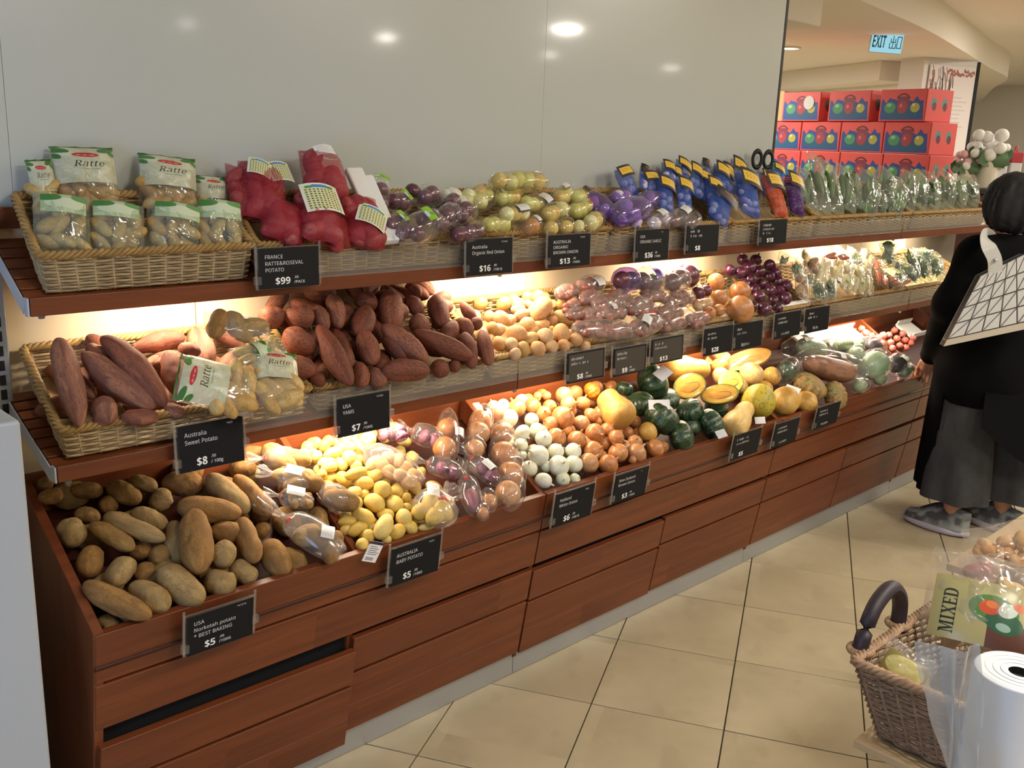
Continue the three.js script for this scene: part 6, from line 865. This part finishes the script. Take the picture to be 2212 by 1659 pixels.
// ---------------------------------------------------------------- basket, packets and bag roll close by
const brownCane = std({ map: caneTex('#66503f', '#a08468'), roughness: 0.6 }), brownRim = std({ map: caneTex('#806248', '#b39474'), roughness: 0.55 });
{
  const RY = 0.62, A = atY(1842, 1428, RY), st = thing('basket_stand', 'pale wooden stand board under the brown wicker basket', 'stand', V(A.x + 0.34, 0, A.z + 0.24)), by = 0.445;
  part(st, 'board', box(0.8, 0.018, 0.56, 0.003), std({ color: 0xb8a07a, roughness: 0.6 }), 0.07, by - 0.01, 0.06); part(st, 'pedestal', box(0.34, by - 0.02, 0.3, 0.006), woodDark, 0.26, (by - 0.02) / 2, 0.1);
  const t = thing('wicker_basket', 'brown wicker basket with dark arched handle on the pale stand', 'basket', V(A.x, by, A.z)), h = RY - by, w = 0.62, d = 0.44;
  weave([V(0.05, 0.006, 0.05), V(w - 0.05, 0.006, 0.05), V(w - 0.05, 0.006, d - 0.05), V(0.05, 0.006, d - 0.05)], [V(0, h, 0), V(w, h, 0), V(w, h, d), V(0, h, d)], 26, 0.036, 0.0042, brownCane, brownRim, t, 0.0078);
  const arch = (x, z) => new THREE.CatmullRomCurve3([V(0.055, h - 0.02, z), V(0.06, h + 0.02, z), V(0.1, h + 0.085, z), V(0.17, h + 0.105, z), V(0.225, h + 0.06, z), V(0.235, h - 0.02, z)]);
  part(t, 'handle', tubeOf(arch(0, -0.012).getPoints(24), 0.017, 10), std({ color: 0x2a2028, roughness: 0.5 })); part(t, 'handle_lashing', new THREE.TorusGeometry(0.022, 0.008, 8, 18).rotateX(Math.PI / 2), brownRim, 0.058, h, -0.012); part(t, 'handle_lashing', new THREE.TorusGeometry(0.022, 0.008, 8, 18).rotateX(Math.PI / 2), brownRim, 0.235, h, -0.012);
  // packets in it
  const mixTex = canvasTex(256, 256, (g) => { g.fillStyle = '#a8a06c'; g.fillRect(0, 0, 256, 256); g.fillStyle = '#5c3a30'; g.fillRect(150, 150, 106, 106); g.save(); g.translate(66, 236); g.rotate(-Math.PI / 2); g.fillStyle = '#26302a'; g.font = 'bold 52px serif'; g.fillText('MIXED', 0, 0, 190); g.restore(); const o = (c, x, y, a, b) => { g.fillStyle = c; g.beginPath(); g.ellipse(x, y, a, b, 0.4, 0, 7); g.fill(); }; o('#4c7a3c', 160, 110, 66, 58); o('#2c5a40', 190, 150, 50, 44); o('#c8502c', 150, 100, 28, 30); o('#d97a3c', 154, 88, 16, 14); o('#c9d4c8', 196, 100, 24, 30); o('#d2785c', 226, 78, 20, 16); o('#8fae9c', 190, 168, 20, 16); });
  const packet = (label, px, py, yy, wpx, hpx, tex, of, rot, n) => { const c = atY(px, py, yy), s = pxSize(c), w2 = wpx * s, h2 = hpx * s, o = thing('food_packet', label, 'packet', c); const f = EYE.clone().sub(c).setY(0).normalize().multiplyScalar(0.8).add(V(0, 0.55, 0)).normalize(), x = V(0, 1, 0).cross(f).normalize(), y = f.clone().cross(x); o.quaternion.setFromRotationMatrix(new THREE.Matrix4().makeBasis(x, y, f)); o.rotateZ(rot); const dd = Math.min(w2, h2) * 0.42;
    for (let i = 0; i < n; i++) { const K = KIND[of], m = part(o, K.word, K.geos[i % K.geos.length], K.mats[i % K.mats.length]), a = V(rr(-0.36, 0.36) * w2, rr(-0.4, 0.25) * h2, rr(-0.2, 0.1) * dd), q = V(rr(-1, 1), rr(-1, 1), 0).normalize().multiplyScalar(0.018 * K.L); poseItem(m, a.clone().sub(q), a.clone().add(q), 0.034, rr(0, 6)); }
    part(o, 'film', pillow(w2, h2, dd * 1.2, packed.length + px, 1.6), FILM.haze); packed.push(o);
    if (tex) part(o, 'printed_front', sheet(14, 14, (u, v) => { const a = (u - 0.5) * 1.7, b = (v - 0.5) * 1.3; return V(a * w2 / 2, b * h2 / 2 - 0.12 * h2, dd * 0.58 * Math.pow(Math.max(0, 1 - Math.pow(Math.abs(a), 3)), 0.6) * Math.pow(Math.max(0, 1 - Math.pow(Math.abs(b), 3)), 0.55) + 0.004); }), std({ map: tex, roughness: 0.3, side: THREE.DoubleSide })); };
  packet('large clear food packet with a printed vegetable picture standing in the brown basket', 2120, 1308, 0.68, 225, 210, mixTex, 'ratte', 0.0, 14);
  packet('small yellowish packet lying low in the front of the brown basket', 1958, 1440, 0.6, 110, 80, fleshTex('#b3a860', '#cfc68c', '#8a7a40'), 'ratte', -0.35, 3);
  packet('clear packet of brown bread pieces behind the printed packet', 2185, 1190, 0.66, 170, 130, null, 'tan', 0.45, 26);
  packet('hazy packet with red fruit at the edge behind the basket', 2120, 1235, 0.64, 90, 80, null, 'roseval', 0.2, 3);
  packet('dark packet with bright glints at the frame edge behind the basket', 2195, 1260, 0.7, 110, 90, null, 'purple', 0, 6);
  const bs = thing('packet_stand', 'low tan stand carrying the packets behind the brown basket', 'stand', atY(2215, 1215, 0.6).setY(0)); part(bs, 'shelf', box(0.6, 0.02, 0.36, 0.003), std({ color: 0xa8926e, roughness: 0.7 }), 0.14, 0.585, 0.04); part(bs, 'leg', box(0.3, 0.57, 0.2, 0.006), black, 0.26, 0.286, 0.14);
  // grey shopping bag at the far edge
  const sb = thing('shopping_bag', 'hazy grey plastic shopping bag standing on the floor behind the shopper', 'bag', atY(2212, 1130, 0).add(V(0.1, 0, 0.1))); const g0 = pillow(0.34, 0.36, 0.2, 77); part(sb, 'film', g0, FILM.haze, 0, 0.19, 0); part(sb, 'contents', body({ L: 1.1, lump: 0.3, nu: 18, nv: 14 }, 4), std({ color: 0x6b5648, roughness: 0.8 }), 0, 0.15, 0).scale.set(0.26, 0.26, 0.15);
}
{ // roll of thin produce bags with one bag pulled loose
  const top = far(2203, 1450, 1.5), s = pxSize(top), R = 92 * s, hgt = 0.34, t = thing('bag_roll', 'thick white roll of thin plastic produce bags standing upright by the basket', 'bag roll', V(top.x, top.y - hgt, top.z)), rollM = phys({ color: 0xdfe3e8, roughness: 0.4, clearcoat: 0.3, clearcoatRoughness: 0.3 });
  const prof = [[0.016, 0], [R - 0.003, 0], [R, 0.004], [R, hgt - 0.004], [R - 0.004, hgt], [0.016, hgt - 0.001]].map(([x, y]) => new THREE.Vector2(x, y));
  part(t, 'roll', new THREE.LatheGeometry(prof, 64), rollM); part(t, 'core', new THREE.CylinderGeometry(0.017, 0.017, hgt * 0.94, 24), std({ color: 0x3a3634, roughness: 0.7 }), 0, hgt * 0.49, 0);
  for (let i = 0; i < 4; i++) part(t, 'wound_edge', new THREE.TorusGeometry(R * (0.4 + i * 0.17), 0.0006, 4, 60).rotateX(Math.PI / 2), rollM, 0, hgt, 0);
  const hs = thing('roll_holder', 'steel holder post below the bag roll', 'holder', V(top.x, 0, top.z)); part(hs, 'post', new THREE.CylinderGeometry(0.014, 0.014, top.y - hgt - 0.012, 16), metal, 0, (top.y - hgt - 0.012) / 2 + 0.004, 0); part(hs, 'disc', new THREE.CylinderGeometry(R * 0.9, R * 0.9, 0.008, 32), metal, 0, top.y - hgt - 0.006, 0); part(hs, 'foot', new THREE.CylinderGeometry(0.14, 0.15, 0.012, 32), metal, 0, 0.006, 0);
  const P = [far(1976, 1386, 1.52), far(2118, 1392, 1.44), far(2000, 1500, 1.53), far(2050, 1700, 1.5), far(2108, 1700, 1.42)], b = thing('loose_bag', 'single loose translucent plastic bag hanging off the left of the roll', 'plastic bag', P[0].clone()); const lc = (p) => p.clone().sub(P[0]);
  const film2 = phys({ color: 0xdfe3e4, roughness: 0.35, transmission: 0.68, thickness: 0, ior: 1.45 });
  part(b, 'sheet', sheet(22, 26, (u, v) => { const l = v < 0.4 ? P[0].clone().lerp(P[2], v / 0.4) : P[2].clone().lerp(P[3], (v - 0.4) / 0.6), r = P[1].clone().lerp(P[4], v), p = lc(l.lerp(r, u)); return p.addScaledVector(FWD, 0.012 * Math.sin(u * 9 + v * 5) + 0.01 * (fbm(u * 5, v * 5, 3, 3) - 0.5) * 3 - 0.03 * Math.sin(u * 3.14)); }), film2);
  part(b, 'fold', sheet(10, 20, (u, v) => lc(far(mix(2035, 2060, u) + 20 * v, mix(1400, 1690, v), 1.47)).addScaledVector(FWD, 0.014 * Math.sin(u * 6 + v * 7))), film2);
}

renderer.render(scene, camera);
